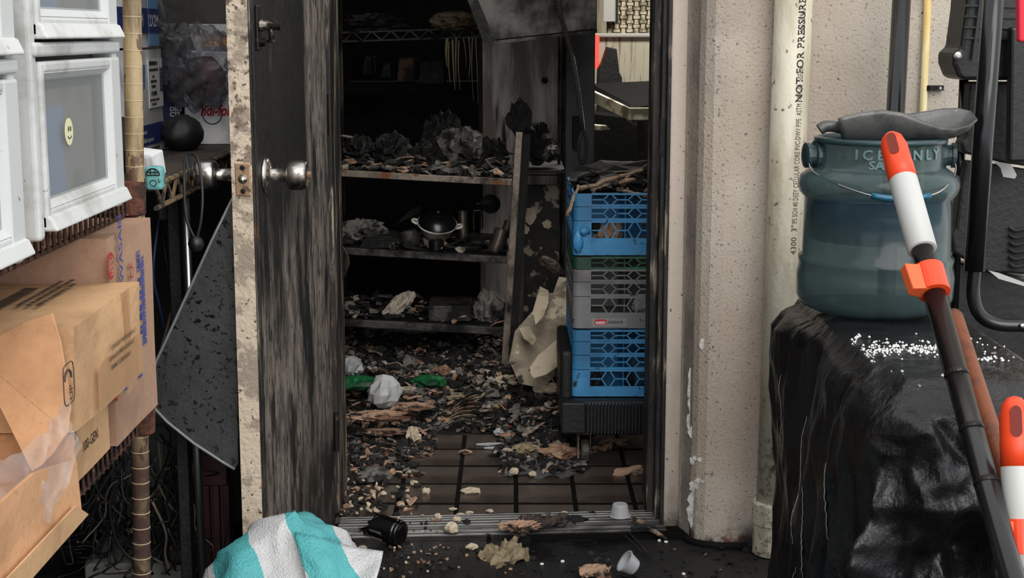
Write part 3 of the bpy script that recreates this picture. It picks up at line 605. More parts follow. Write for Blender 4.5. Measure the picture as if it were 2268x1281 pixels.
# ---- front shelving rack (wire, rusty)
rack = thing('wire_rack', 'rusty wire shelving rack holding the drawers and cardboard boxes', 'shelving', (XS-.2, 1.9, -.015))
pt, pb = at(292, 0, 2.5), at(315, 1281, 2.5); pX = (pt.x+pb.x)/2; d_ = (pb-pt); bot = pt+d_*((pt.z+.015)/(-d_.z)); top = pt-d_*.6
post = MB(); post.tube([bot, top], .0152, 20); po = post.build('post', postm, rack, smooth=True)
ax_ = (top-bot).normalized()
for k in range(0, 60):
    z = .30+k*.0275
    if .60 < z < .66 or .93 < z < 1.005: continue
    b = MB(); b.lathe([(.0153, -.0008), (.0159, 0), (.0153, .0008)], bot+ax_*z, ax_, 18); b.build('groove_ring', mat('groove_ring', c(196, 176, 140), .5) if k == 0 else MATS['groove_ring'], po)
for (x, y) in ((XS-.44, 2.5), (XS-.44, 1.25), (XS+.01, 1.25)): b = MB(); b.tube([(x, y, -.015), (x, y, 1.9)], .0135, 12); b.build('post', postm, rack, smooth=True)
for sz in (.955, .575):
    b = MB(); x1, x0_, y0, y1 = XS-.004, XS-.44, 1.26, 2.485
    for xx in (x1, x0_): b.tube([(xx, y0, sz+.038), (xx, y1, sz+.038)], .0042, 6); b.tube([(xx, y0, sz-.004), (xx, y1, sz-.004)], .0042, 6)
    for yy in (y0, y1): b.tube([(x1, yy, sz+.038), (x0_, yy, sz+.038)], .0042, 6); b.tube([(x1, yy, sz-.004), (x0_, yy, sz-.004)], .0042, 6)
    shf = b.build('shelf_frame', rust, rack)
    n = 46
    for k in range(n):
        yy = y0+(y1-y0)*k/n
        b = MB(); b.tube([(x1+.005, yy, sz-.006), (x1+.005, yy, sz+.036), (x1-.004, yy, sz+.043), (x0_, yy, sz+.043)], .0027, 5); b.build('wire', rust, shf)
    for yy, xx in ((2.5, pX),):
        b = MB(); b.lathe([(.016, -.012), (.021, -.008), (.0225, .03), (.021, .046), (.016, .05)], (xx, yy, sz), Z3, 16); b.build('collar', rustblock, rack)
# ---- white plastic drawers
wp = mat('white_drawer_plastic', c(206, 207, 206), .5, 0, [dict(color=c(168, 167, 162), scale=8, lo=.5, hi=.72), dict(color=c(120, 116, 108), scale=60, lo=.66, hi=.74)], [(40, .06, 4, NW)])
pane = film('cloudy_drawer_window', (.84, .86, .87, 1), (c(180, 182, 182), .22), rough=.35, bumpscale=6, bumpst=.2, edge=.22)
bluec = mat('blue_sheet', c(150, 180, 224), .6); beige = mat('beige_papers', c(176, 164, 144), .7, 0, [dict(color=c(130, 122, 112), scale=14)])
smile = mat('cream_sticker', c(226, 222, 180), .6)
XD = -.600
def drawer_unit(label, ya, yb, fronts, nxt):
    t = thing('drawer_unit', label, 'drawers', ((XD-.2), (ya+yb)/2, fronts[0][0]-.01), 'white plastic drawer towers on the wire rack')
    z0 = fronts[0][0]-.012; z1 = fronts[-1][1]+.04
    b = MB()
    b.box(XD-.42, XD-.015, ya, ya+.012, z0, z1); b.box(XD-.42, XD-.015, yb-.012, yb, z0, z1); b.box(XD-.42, XD-.41, ya, yb, z0, z1)
    b.build('carcass', wp, t, bevel=.003)
    for yy in (ya, yb-.022):
        b = MB(); b.box(XD-.03, XD+.006, yy, yy+.022, z0, z1); b.build('corner_post', wp, t, bevel=.006, seg=3)
    for i, (a, c_) in enumerate(fronts):
        for zz, hh in ((c_+.006, .018),):
            b = MB(); b.box(XD-.36, XD+.012, ya+.004, yb-.004, zz, zz+hh); b.build('rail', wp, t, bevel=.005, seg=3)
        y0, y1 = ya+.024, yb-.004
        f = MB(); fw = .040
        f.box(XD-.012, XD+.010, y0, y0+.014, a, c_); f.box(XD-.012, XD+.010, y1-fw*1.25, y1, a, c_)
        f.box(XD-.012, XD+.010, y0+.014, y1-fw*1.25, a, a+.026); f.box(XD-.012, XD+.010, y0+.014, y1-fw*1.25, c_-.014, c_)
        f.hexa([(XD-.01, y0, a-.002), (XD+.022, y0, a-.002), (XD+.022, y1, a-.002), (XD-.01, y1, a-.002), (XD-.01, y0, a+.028), (XD+.014, y0, a+.016), (XD+.014, y1, a+.016), (XD-.01, y1, a+.028)])
        dr = f.build('drawer_front', wp, t, bevel=.004, seg=3)
        b = MB(); b.box(XD-.003, XD+.001, y0+.012, y1-fw*1.2, a+.02, c_-.012); b.build('window', pane, dr)
        b = MB(); wx0, wx1 = XD-.002, XD+.008
        yy0, yy1, zz0, zz1 = y0+.014, y1-fw*1.25, a+.026, c_-.014
        for (q0, q1, q2, q3) in (((yy0, zz0), (yy1, zz0), (yy1-.012, zz0+.012), (yy0+.006, zz0+.012)), ((yy1, zz0), (yy1, zz1), (yy1-.012, zz1-.010), (yy1-.012, zz0+.012)), ((yy1, zz1), (yy0, zz1), (yy0+.006, zz1-.010), (yy1-.012, zz1-.010))):
            b.add([(wx1, *q0), (wx1, *q1), (wx0, *q2), (wx0, *q3)], [(0, 1, 2, 3)])
        b.build('window_bevel', wp, dr, solid=.002)
        bk = MB(); bk.box(XD-.40, XD-.395, y0, y1, a+.01, c_-.03); bk.box(XD-.40, XD-.02, y0, y0+.004, a+.01, c_-.03); bk.box(XD-.40, XD-.02, y1-.004, y1, a+.01, c_-.03); bk.box(XD-.40, XD-.02, y0, y1, a+.008, a+.012); bk.build('drawer_tray', wp, dr)
        if nxt:
            ym = y0+(y1-y0)*.34
            b = MB(); b.box(XD-.010, XD-.006, y0+.018, y0+.135, a+.03, a+(c_-a)*.72); b.build('blue_contents', bluec, dr)
            b = MB(); b.box(XD-.018, XD-.012, y0+.02, y1-.08, a+.03, a+(c_-a)*.82); b.build('paper_contents', beige, dr, bevel=.002)
    return t
zt = [atX(100, 560, XD).z, atX(100, 118, XD).z]
u1 = drawer_unit('white plastic drawer tower with a smiling sticker, beside the rack post', 1.862, 2.27, [(1.000, 1.213), (1.243, 1.42)], True)
drawer_unit('white plastic drawer tower nearest the camera at the left edge', 1.43, 1.80, [(.985, 1.195), (1.225, 1.40)], True)
sp0 = atX(152, 292, XD+.0018)
b = MB(); b.prism([sp0+Vector((0, math.cos(a)*.018, math.sin(a)*.0185)) for a in [i*6.283/18 for i in range(18)]], (.0008, 0, 0)); sk = b.build('sticker', smile, u1)
b = MB()
for dy in (-.004, .005): b.prism([sp0+Vector((.0012, dy+math.cos(a)*.0016, .004+math.sin(a)*.0035)) for a in [i*6.283/8 for i in range(8)]], (.0005, 0, 0))
b.tube([sp0+Vector((.0014, math.sin(a)*.009, -.002-math.cos(a)*.007)) for a in [-1+i*.25 for i in range(9)]], .0006, 5); b.build('smile', ink, sk)
# ---- cardboard
def cardboard(name, r, g, bb, extra=()): return mat(name, c(r, g, bb), .8, 0, [dict(color=c(r*.82, g*.8, bb*.78), scale=4, lo=.45, hi=.7), dict(color=c(r*.93, g*.92, bb*.9), scale=90, lo=.5, hi=.7)]+list(extra), [(90, .12, 4, NW)])
card1 = cardboard('cardboard_wasabi', 178, 142, 118); card2 = cardboard('cardboard_cups', 206, 164, 122); card3 = cardboard('cardboard_open', 208, 158, 116)
tape = film('packing_tape', (.9, .82, .7, 1), (c(220, 178, 138), .35), rough=.2, bumpst=.1)
blueink = mat('blue_print', c(52, 70, 150), .7); redink = mat('red_print', c(164, 50, 42), .7); brownink = mat('brown_print', c(74, 58, 46), .7)
def face_text(s, px, py, X, size, mode, m, parent, sx=1, bold=0, eps=.0012, px_align='LEFT'):
    q = atX(px, py, X); q.x += eps
    xd, yd = {'h': ((0, 1, 0), (0, 0, 1)), 'up': ((0, 0, 1), (0, -1, 0)), 'down': ((0, 0, -1), (0, 1, 0)), 'flip': ((0, -1, 0), (0, 0, -1))}[mode]
    return text(s, size, frame(q, xd, yd), m, parent, 'lettering', bold, sx, 0, px_align)
def bars(o, xd, yd, length, rows, h, gap, m, parent, name='worn_print', seed=1, th=.0005, ragged=.15):
    rr_ = random.Random(seed); o, xd, yd = Vector(o), Vector(xd).normalized(), Vector(yd).normalized(); n_ = xd.cross(yd).normalized()*th; b = MB()
    for k in range(rows):
        p = 0; end = length*(1-ragged*rr_.random())
        while p < end:
            w_ = min(rr_.uniform(.35, 1.0)*h, end-p+.0005); a = o+xd*p+yd*(k*(h+gap)); b.prism([a, a+xd*w_, a+xd*w_+yd*h*rr_.uniform(.75, 1), a+yd*h*rr_.uniform(.75, 1)], n_); p += w_+h*(.18 if rr_.random() < .8 else .6)
    q = b.build(name, m, parent); q['kind'] = 'stuff'; return q
def carton(name, label, X, xb, ya, yb, za, zb, m, bulge=.004, seed=1, wob=.004):
    def corner(x, y, z): return Vector((x+noise.noise(Vector((y*5, z*5, seed)))*wob, y+noise.noise(Vector((x*5, z*6, seed+4)))*wob, z+noise.noise(Vector((x*5, y*5, seed+8)))*wob*.6))
    t = thing(name, label, 'box', ((X+xb)/2, (ya+yb)/2, za))
    n = 6; b = MB()
    def panel(o, u, v, nrm):
        o, u, v, nrm = Vector(o), Vector(u), Vector(v), Vector(nrm)
        def fn(s, q):
            p = o+u*s+v*q; return corner(*p)+nrm*bulge*math.sin(math.pi*s)*math.sin(math.pi*q)
        b.grid(fn, n, n)
    dx, dy, dz = X-xb, yb-ya, zb-za
    panel((X, ya, za), (0, dy, 0), (0, 0, dz), (1, 0, 0)); panel((xb, ya, za), (0, dy, 0), (0, 0, dz), (-1, 0, 0))
    panel((xb, ya, za), (dx, 0, 0), (0, 0, dz), (0, -1, 0)); panel((xb, yb, za), (dx, 0, 0), (0, 0, dz), (0, 1, 0))
    panel((xb, ya, zb), (dx, 0, 0), (0, dy, 0), (0, 0, 1)); panel((xb, ya, za), (dx, 0, 0), (0, dy, 0), (0, 0, -1))
    b.build('carton_body', m, t, smooth=False); return t
ZS = .6185
XWs = -.604
bw_ = carton('wasabi_box', 'brown cardboard box with blue and red wasabi print on the wire shelf', XWs, -1.0, 2.205, 2.462, ZS+.006, .945, card1, seed=2)
face_text('POWDERED WASABI', 283, 862, XWs+.004, .030, 'up', blueink, bw_, .98, .012)
face_text('粉わさび', 300, 750, XWs+.004, .030, 'up', redink, bw_, 1.05, .008)
b_ = MB(); q0 = atX(312, 835, XWs+.005); q1 = atX(322, 780, XWs+.005); b_.box(q0.x, q0.x+.0006, q0.y-.008, q0.y+.008, q0.z, q1.z+.02); b_.build('blue_panel', blueink, bw_)
text('V-1A', .024, frame(q0+Vector((.001, .007, .006)), (0, 0, 1), (0, -1, 0)), card1, bw_, 'lettering', .012, 1)
q = atX(318, 765, XWs+.005); bars(q, (0, 0, 1), (0, -1, 0), .125, 1, .014, .003, blueink, bw_, seed=4); bars(q+Vector((0, .022, .0)), (0, 0, 1), (0, -1, 0), .16, 3, .0045, .002, blueink, bw_, seed=5)
b_ = MB(); q0 = atX(307, 600, XWs+.004)
for (dy, dz, ww, hh) in ((0, .0, .016, .0012), (0, .031, .016, .0012), (-.008, .0155, .0012, .032), (.008, .0155, .0012, .032)): b_.box(q0.x, q0.x+.0006, q0.y+dy-ww/2, q0.y+dy+ww/2, q0.z+dz-hh/2, q0.z+dz+hh/2)
b_.build('print_frame', blueink, bw_); bars(q0+Vector((.0006, .006, .004)), (0, 0, 1), (0, -1, 0), .024, 1, .011, .002, blueink, bw_, seed=9)
def seal(px, py, X, r_, parent, spikes, m):
    q = atX(px, py, X); b = MB(); k = spikes*2
    b.prism([q+Vector((.0008, math.cos(6.283*i/k)*r_*(1 if i % 2 else .86), math.sin(6.283*i/k)*r_*(1 if i % 2 else .86))) for i in range(k)], (.0005, 0, 0)); o = b.build('seal', m, parent)
    b = MB(); b.lathe([(r_*.62, 0), (r_*.7, .0004), (r_*.7, .0008)], q+Vector((.0012, 0, 0)), (1, 0, 0), 24, caps=False); b.build('seal_ring', card1, o)
    for dz in (-.3, .12): b = MB(); b.box(q.x+.0014, q.x+.002, q.y-r_*.4, q.y+r_*.4, q.z+dz*r_, q.z+dz*r_+r_*.16); b.build('seal_mark', card1, o)
    b = MB(); 
    for dy in (-.3, .16): b.box(q.x+.0014, q.x+.002, q.y+dy*r_, q.y+dy*r_+r_*.16, q.z-r_*.45, q.z+r_*.45)
    b.build('seal_mark', card1, o)
seal(244, 589, XWs+.004, .0215, bw_, 22, redink); seal(257, 866, XWs+.004, .017, bw_, 16, redink)
# cup cartons
XG = -.612
bg_ = carton('carton', 'plain brown carton printed 100-GEN under the cup box', XG, -1.0, 1.905, 2.195, ZS+.006, .735, card2, seed=5)
face_text('100-GEN', 182, 1003, XG+.004, .021, 'h', brownink, bg_, 1, .012)
q = atX(200, 880, XG+.004); b_ = MB(); b_.lathe([(.014, 0), (.018, .0003), (.018, .0006)], q, (1, 0, 0), 24, caps=False); b_.bar(q+Vector((.0005, 0, -.010)), q+Vector((.0005, 0, .010)), .004, .001, (1, 0, 0)); b_.bar(q+Vector((.0005, -.006, -.004)), q+Vector((.0005, 0, -.010)), .003, .001, (1, 0, 0)); b_.bar(q+Vector((.0005, .006, -.004)), q+Vector((.0005, 0, -.010)), .003, .001, (1, 0, 0)); b_.build('stamp', brownink, bg_)
face_text('CUP', 160, 925, XG+.004, .018, 'down', brownink, bg_, 1, .012)
XC = -.560
bc_ = carton('cup_box', 'brown cup carton with taped lid jutting out above the 100-GEN carton', XC, -.98, 1.86, 2.198, .742, .880, card2, seed=9, wob=.008)
q = atX(256, 778, XC+.0075); q.x = XC+.0085
for i, (s_, off) in enumerate((('LA RESPONSABILITE COMBINEE', .035), ('LE TRANSPORTEUR ASSUME LA RESPONSABILITE', .012), ('LE TRANSPORTEUR ASSUME LA RESPONSABILITE', 0))):   # printed upside down
    text(s_, .0088, frame((XC+.0085, 2.145-off, .810-.014+i*.0135), (0, -1, 0), (0, 0, -1)), brownink, bc_, 'lettering', .012, .72 if i else .85)
q = atX(150, 850, XC+.006); q.x = XC+.0075; b_ = MB()
b_.tube([q+Vector((0, math.copysign(abs(math.cos(a_))**.4, math.cos(a_))*.022, math.copysign(abs(math.sin(a_))**.4, math.sin(a_))*.026)) for a_ in [i*6.2832/28 for i in range(29)]], .0008, 5, False); b_.build('stamp_frame', brownink, bc_)
b_ = MB(); b_.tube([q+Vector((.0004, -.004+math.cos(a_)*.014, .006+math.sin(a_)*.012)) for a_ in [i*math.pi/10 for i in range(11)]], .0016, 5); b_.build('stamp_arrow', brownink, bc_)
text('UP', .018, frame(q+Vector((.0006, .012, -.022)), (0, 0, 1), (0, -1, 0)), brownink, bc_, 'lettering', .02, .9)
b_ = MB()
for yy in (2.09,): b_.grid(lambda u, v: Vector((XC+.0065-.0005*u, yy+.034*u, .735+.150*v)), 4, 10)
b_.grid(lambda u, v: Vector((XC+.007, 1.94+.245*u, .747+.060*v-.004*math.sin(u*20)*v)), 12, 4); b_.build('tape_strip', tape, bc_)
q = Vector((-.66, 1.95, .8835))
rq = random.Random(3)
for (xx, yy, ln, hh) in ((-.70, 1.93, .17, .020), (-.668, 1.97, .20, .006), (-.655, 1.97, .20, .006), (-.642, 1.97, .18, .006)):   # worn, unreadable print along the lid
    y_ = yy
    while y_ < yy+ln: w_ = rq.uniform(.006, .016); b_ = MB(); b_.box(xx, xx+hh, y_, y_+w_, .8868, .8872); b_.build('worn_print', brownink, bc_); y_ += w_+rq.uniform(.002, .006)
# hanging flap of the cup box, facing us, torn corner
fp = [(-90, 800), (0, 742), (60, 712), (116, 694), (135, 760), (150, 850), (156, 905), (150, 958), (118, 1005), (92, 1032), (70, 1046), (40, 985), (0, 905), (-90, 760)]
b_ = MB(); poly = [at(x, y, 1.845-(y-700)/345*.05) for x, y in fp]; b_.prism(poly, (.0, .0045, 0)); b_.build('hanging_flap', card3, bc_, bevel=.0008, seg=1)
# open box in the foreground on the same shelf
XO = -.565
ob = thing('open_box', 'open brown cardboard box with a clear bag spilling out, lower left', 'box', (-.78, 1.55, ZS))
b_ = MB(); y0, y1, z0, z1 = 1.18, 1.88, ZS+.004, .715
b_.prism([(XO, y0, z0), (XO, y1, z0), (XO-.004, y1, .70), (XO, 1.7, .735), (XO, y0, .74)], (-.005, 0, 0)); b_.build('side_panel', card3, ob)
b_ = MB(); b_.box(-.98, XO-.006, y1-.005, y1, z0, .735); b_.build('end_panel', card3, ob)
b_ = MB(); b_.box(-.985, -.98, y0, y1, z0, .74); b_.build('back_panel', card3, ob)
b_ = MB(); b_.box(-.98, XO-.006, y0, y1, z0-.001, z0+.004); b_.build('bottom_panel', card3, ob)
b_ = MB(); b_.prism([(XO+.002, y0, z0-.002), (XO+.002, y1+.012, z0-.002), (XO+.005, y1-.05, z0+.03), (XO+.005, y0, z0+.035)], (.003, 0, 0)); b_.build('bottom_flap', card2, ob)
clear = film('clear_bag_film', (.95, .95, .96, 1), (c(222, 222, 226), .12), rough=.05, bumpscale=26, bumpst=.9, edge=.4)
b_ = MB(); bp = [at(0, 1025, 1.78), at(95, 960, 1.78), at(150, 880, 1.83), at(178, 960, 1.80), at(150, 1080, 1.76), at(105, 1152, 1.74), at(0, 1140, 1.70)]
def bagf(u, v):
    top = [at(-60, 1040, 1.76), at(40, 1000, 1.775), at(110, 945, 1.785), at(152, 878, 1.82)]; bt = [at(-60, 1130, 1.70), at(40, 1148, 1.71), at(112, 1155, 1.735), at(180, 985, 1.79)]
    i = min(2, int(u*3)); f = u*3-i; p = top[i].lerp(top[i+1], f).lerp(bt[i].lerp(bt[i+1], f), v)
    return p+Vector((.012, -.018, 0))*(rid((u*3, v*2, 0), 1.6, 3)-.4)+Vector((0, -.02, 0))*math.sin(math.pi*v)
b_.grid(bagf, 34, 18); tag(b_.build('clear_bag', clear, smooth=True), 'clear plastic bag bulging out under the hanging cardboard flap', 'plastic bag')
# ---- second rack behind, wooden-topped shelf with truss edge
rack2 = thing('shelf_rack', 'grimy shelf rack with truss edge and chrome post behind the first rack', 'shelving', (-.86, 3.15, -.015))
grime = mat('grimy_shelf_top', c(66, 54, 46), .7, 0, [dict(color=c(36, 30, 27), scale=8, lo=.45, hi=.6, stretch=(3, .5, 1)), dict(color=c(110, 92, 74), scale=30, lo=.62, hi=.7)], [(40, .4, 5, NW)])
trus = mat('flaking_truss', c(120, 100, 76), .7, .1, [dict(color=c(52, 42, 36), scale=24, lo=.48, hi=.58)], [(60, .5, 4, NW)])
XB, S0, S1, SZ = -.640, 2.665, 3.62, .985
b = MB(); b.box(-1.10, XB-.004, S0, S1, SZ-.018, SZ); b.build('shelf_board', grime, rack2, bevel=.003)
b = MB(); b.tube([(XB, S0, SZ-.006), (XB, S1, SZ-.006)], .005, 6); b.build('truss_rail', trus, rack2); b = MB(); b.tube([(XB, S0, SZ-.048), (XB, S1, SZ-.048)], .005, 6); tr = b.build('truss_rail', trus, rack2)
n = 22
for k in range(n):
    ya = S0+(S1-S0)*k/n; yb = S0+(S1-S0)*(k+1)/n
    b = MB(); b.bar((XB, ya, SZ-.048 if k % 2 else SZ-.006), (XB, yb, SZ-.006 if k % 2 else SZ-.048), .010, .004, (1, 0, 0)); b.build('truss_bar', trus, tr)
cpt, cpb = at(407, 400, 2.965), at(450, 1281, 2.965); d_ = cpb-cpt; cpb = cpt+d_*((cpt.z+.015)/(-d_.z))
b = MB(); b.tube([cpt-d_*.01, cpb], .0085, 18); b.build('chrome_post', chrome, rack2, smooth=True)
for (x, y, r_) in ((-1.08, 2.7, .012), (-1.08, 3.58, .012), (-.66, 3.58, .012)): b = MB(); b.tube([(x, y, -.015), (x, y, SZ-.018)], r_, 10); b.build('post', chrome, rack2, smooth=True)
b = MB(); q0, q1 = at(385, 420, 3.02), at(418, 1281, 3.02); b.box(q0.x-.012, q0.x+.012, 3.0, 3.04, -.015, SZ-.02); b.build('dark_channel', blackmt, rack2, bevel=.003)
tealm = mat('chipped_teal', c(108, 172, 170), .6, 0, [dict(color=c(52, 84, 82), scale=40, lo=.58, hi=.64), dict(color=c(120, 88, 60), scale=30, lo=.64, hi=.7)])
b = MB(); q0, q1 = at(323, 368, 2.655), at(364, 420, 2.655); b.box(q0.x, q1.x, 2.64, 2.67, q1.z, q0.z); tb_ = b.build('teal_end_cap', tealm, rack2, bevel=.006)
b = MB(); q = Vector(((q0.x+q1.x)/2, 2.6395, (q0.z+q1.z)/2+.006))
b.tube([q+Vector((math.cos(a)*.012, 0, math.sin(a)*.012)) for a in [i*math.pi/8 for i in range(9)]], .0012, 5)
for dx in (-.004, .004): b.bar(q+Vector((dx, 0, 0)), q+Vector((dx, 0, .010)), .0012, .002)
b.bar(q+Vector((-.012, 0, 0)), q+Vector((.012, 0, 0)), .0012, .002); b.bar(q+Vector((-.011, 0, .005)), q+Vector((.011, 0, .005)), .0012, .002)
b.tube([q+Vector((math.cos(a)*.006, 0, -.014+math.sin(a)*.005)) for a in [i*math.pi/6 for i in range(13)]], .0008, 5); b.build('embossed_mark', blackmt, tb_)
# ---- boxes on the second rack
carton_w = mat('white_carton', c(238, 238, 238), .6, 0, [dict(color=c(180, 180, 180), scale=4)], [(60, .08, 4, NW)]); navy = mat('navy_print', c(30, 46, 104), .55); whiteink = mat('white_print', c(214, 216, 222), .6)
XW = -.795
cl_ = carton('liner_box', 'white can liner carton with a navy band standing behind the rack post', XW, -1.08, 2.72, 3.415, SZ+.001, 1.212, carton_w, seed=21, wob=.003)
def band(parent, X, ya, yb, za, zb, m, name='printed_band'): b = MB(); b.box(X, X+.0012, ya, yb, za, zb); return b.build(name, m, parent)
bd = band(cl_, XW+.0035, 2.722, 3.412, SZ+.022, SZ+.066, navy)
for s_, zz, sz_ in (('Can liners', SZ+.047, .014), ('de calidad superior', SZ+.029, .014)): text(s_, sz_, frame((XW+.0055, 3.17, zz), (0, 1, 0), (0, 0, 1)), whiteink, cl_, 'lettering', .01, 1.15)
bars((XW+.0055, 3.14, SZ+.008), (0, 1, 0), (0, 0, 1), .22, 1, .0075, .002, ink, cl_, seed=12)
b = MB(); b.box(XW+.0035, XW+.005, 3.27, 3.40, 1.085, 1.192); lab = b.build('shipping_label', mat('label_paper', c(222, 222, 220), .6), cl_)
for i, (zz, hh, ln) in enumerate(((1.178, .009, .075), (1.165, .006, .08), (1.150, .006, .02), (1.140, .006, .055), (1.129, .006, .04), (1.112, .010, .05), (1.100, .005, .085), (1.090, .006, .04))): bars((XW+.0055, 3.275+(.085-ln)*.4, zz), (0, 1, 0), (0, 0, 1), ln, 1, hh, .002, ink, lab, 'worn_print', i+20, .0004, .02)
b = MB()
for i in range(18): z_ = 1.17-i*.003; b.box(XW+.0055, XW+.006, 3.37, 3.397, z_, z_+(.0018 if i % 3 else .001))
b.build('barcode', ink, lab)
b = MB(); b.prism([(XW+.0045, 3.215, 1.125), (XW+.0045, 3.235, 1.13), (XW+.0045, 3.245, 1.18), (XW+.0045, 3.215, 1.18)], (.0008, 0, 0)); b.build('blue_mark', mat('pale_blue_print', c(92, 130, 180), .6), cl_)
text('W', .04, frame((XW+.0055, 2.93, 1.13), (0, 1, 0), (0, 0, 1)), navy, cl_, 'lettering', .02, .8)
c2_ = carton('liner_box', 'upper white and blue can liner carton marked 12X2M', XW, -1.08, 2.72, 3.385, 1.217, 1.48, carton_w, seed=25, wob=.003)
band(c2_, XW+.0035, 2.722, 3.382, 1.248, 1.300, navy)
band(c2_, XW+.0036, 3.29, 3.383, 1.22, 1.478, mat('sky_blue_print', c(112, 156, 204), .5), 'blue_panel'); band(c2_, XW+.0050, 3.29, 3.384, 1.248, 1.300, navy)
text('12X2M', .036, frame((XW+.0068, 3.272, 1.262), (0, 1, 0), (0, 0, 1)), whiteink, c2_, 'lettering', .014, .95); text('12X2M', .036, frame((XW+.0068, 3.135, 1.262), (0, 1, 0), (0, 0, 1)), whiteink, c2_, 'lettering', .014, .95)
b = MB(); b.blob((-.745, 3.38, SZ+.038), (.046, .055, .041), .10, 1.5, 28, 3, True, -.038); tag(b.build('black_bundle', blackmt, smooth=True), 'black rolled bundle on the shelf in front of the foil box', 'bundle')
b = MB(); b.blob((-.755, 2.86, SZ+.05), (.035, .06, .055), .08, 1.5, 20, 8, True, -.05); tag(b.build('black_bundle', blackmt, smooth=True), 'black rolled bundle between the drawers and the rack post', 'bundle')
b = MB(); b.hexa([(-.70, 2.70, SZ+.001), (-.655, 2.70, SZ+.001), (-.655, 2.82, SZ+.001), (-.70, 2.82, SZ+.001), (-.70, 2.70, SZ+.048), (-.66, 2.70, SZ+.04), (-.66, 2.82, SZ+.045), (-.70, 2.82, SZ+.05)]); sb_ = tag(b.build('small_carton', carton_w, bevel=.002), 'small white carton end behind the lower right corner of the drawers', 'box')
foil = thing('foil_box', 'white foil carton with red lettering standing behind the open door', 'box', (-.62, 3.6, SZ))
fx0, fx1, fy, fz1 = -.775, -.50, 3.545, 1.205
b = MB(); b.box(fx0, fx1, fy, 3.62, SZ+.001, fz1); b.build('carton_body', carton_w, foil, bevel=.003)
q = at(444, 256, fy); text('hdi-foil', .036, frame((q.x, fy-.0015, q.z), (1, 0, 0), (0, 0, 1)), mat('foil_red', c(196, 30, 44), .55), foil, 'lettering', .03, .74, 0, 'LEFT', .2)
b = MB(); q = at(470, 252, fy); b.lathe([(.021, 0), (.024, .0008), (.024, .001)], q+Vector((0, -.0002, -.002)), (0, -1, 0), 24, caps=False); b.build('printed_ring', navy, foil)
navyc = mat('navy_carton', c(28, 50, 88), .55, 0, [dict(color=c(20, 34, 60), scale=8)])
b = MB(); b.box(-.895, -.785, 3.50, 3.62, SZ+.001, 1.19); nb = tag(b.build('navy_box', navyc, bevel=.003), 'dark blue carton between the liner boxes and the foil box', 'box')
q = at(376, 246, 3.499); text('DELI', .014, frame((q.x, 3.499, q.z), (1, 0, 0), (0, 0, 1)), whiteink, nb, 'lettering', .02); q = at(376, 258, 3.499); text('CTS', .014, frame((q.x, 3.499, q.z), (1, 0, 0), (0, 0, 1)), whiteink, nb, 'lettering', .02)
bk = thing('plastic_basket', 'white slotted plastic basket with orange contents on the foil box', 'basket', (-.66, 3.585, fz1))
bc0 = Vector((-.655, 3.595, fz1+.001)); 
def rr_pts(hx, hy, z, n=40):
    out = []
    for i in range(n):
        a = 6.283*i/n; ca, sa = math.cos(a), math.sin(a); e = .5
        out.append(bc0+Vector((math.copysign(abs(ca)**e, ca)*hx, math.copysign(abs(sa)**e, sa)*hy, z)))
    return out
def ringband(z0, z1, h0, h1, th, name):
    b = MB(); A, B, C_, D = rr_pts(h0, .05, z0), rr_pts(h1, .053, z1), rr_pts(h1-th, .053-th, z1), rr_pts(h0-th, .05-th, z0); n = 40
    b.add(A+B+C_+D, [(i, (i+1) % n, n+(i+1) % n, n+i) for i in range(n)]+[(n+i, n+(i+1) % n, 2*n+(i+1) % n, 2*n+i) for i in range(n)]+[(2*n+i, 2*n+(i+1) % n, 3*n+(i+1) % n, 3*n+i) for i in range(n)]+[(3*n+i, 3*n+(i+1) % n, (i+1) % n, i) for i in range(n)]); return b.build(name, white_pl, bk, smooth=False)
ringband(0, .010, .095, .096, .004, 'basket_foot'); ringband(.036, .062, .104, .112, .006, 'basket_rim')
sl1, sl2 = rr_pts(.096, .0505, .008), rr_pts(.105, .0515, .038)
sl1b, sl2b = rr_pts(.096, .0505, .008, 72), rr_pts(.105, .0515, .038, 72)
for i in range(0, 72):
    if sl1b[i].y > bc0.y+.02: continue
    b = MB(); b.bar(sl1b[i], sl2b[i], .0028, .003); b.build('slat', white_pl, bk)
b = MB(); b.box(bc0.x-.088, bc0.x+.088, bc0.y-.042, bc0.y+.04, bc0.z, bc0.z+.036); b.build('orange_contents', mat('orange_contents', c(250, 176, 84), .5, 0, [dict(color=c(222, 120, 40), scale=20)]), bk, bevel=.008)
smokebag = film('smoky_clear_bag', (.80, .80, .83, 1), (c(120, 120, 124), .14), rough=.06, bumpscale=34, bumpst=1.0, edge=.34)
b = MB(); b.blob(at(438, 150, 3.46), (.082, .045, .085), .34, 2.2, 60, 11); tag(b.build('clear_bag', smokebag, smooth=True), 'crumpled smoky clear plastic bag hanging over the foil box', 'plastic bag')
b = MB(); b.sheet(at(405, 110, 3.44), at(460, 175, 3.47)-at(355, 25, 3.44), Vector((.05, -.03, -.10))*1.1, 26, 20, .03, 5, 4); tag(b.build('plastic_wrap', smokebag, smooth=True), 'loose clear plastic wrap draped beside the 12X2M carton', 'plastic wrap')
b = MB(); b.blob(at(448, 175, 3.50), (.05, .02, .05), .2, 2, 16, 5); tag(b.build('purple_packet', mat('dark_red_packet', c(84, 58, 66), .6), smooth=True), 'dark reddish packet inside the smoky clear bag', 'packet')
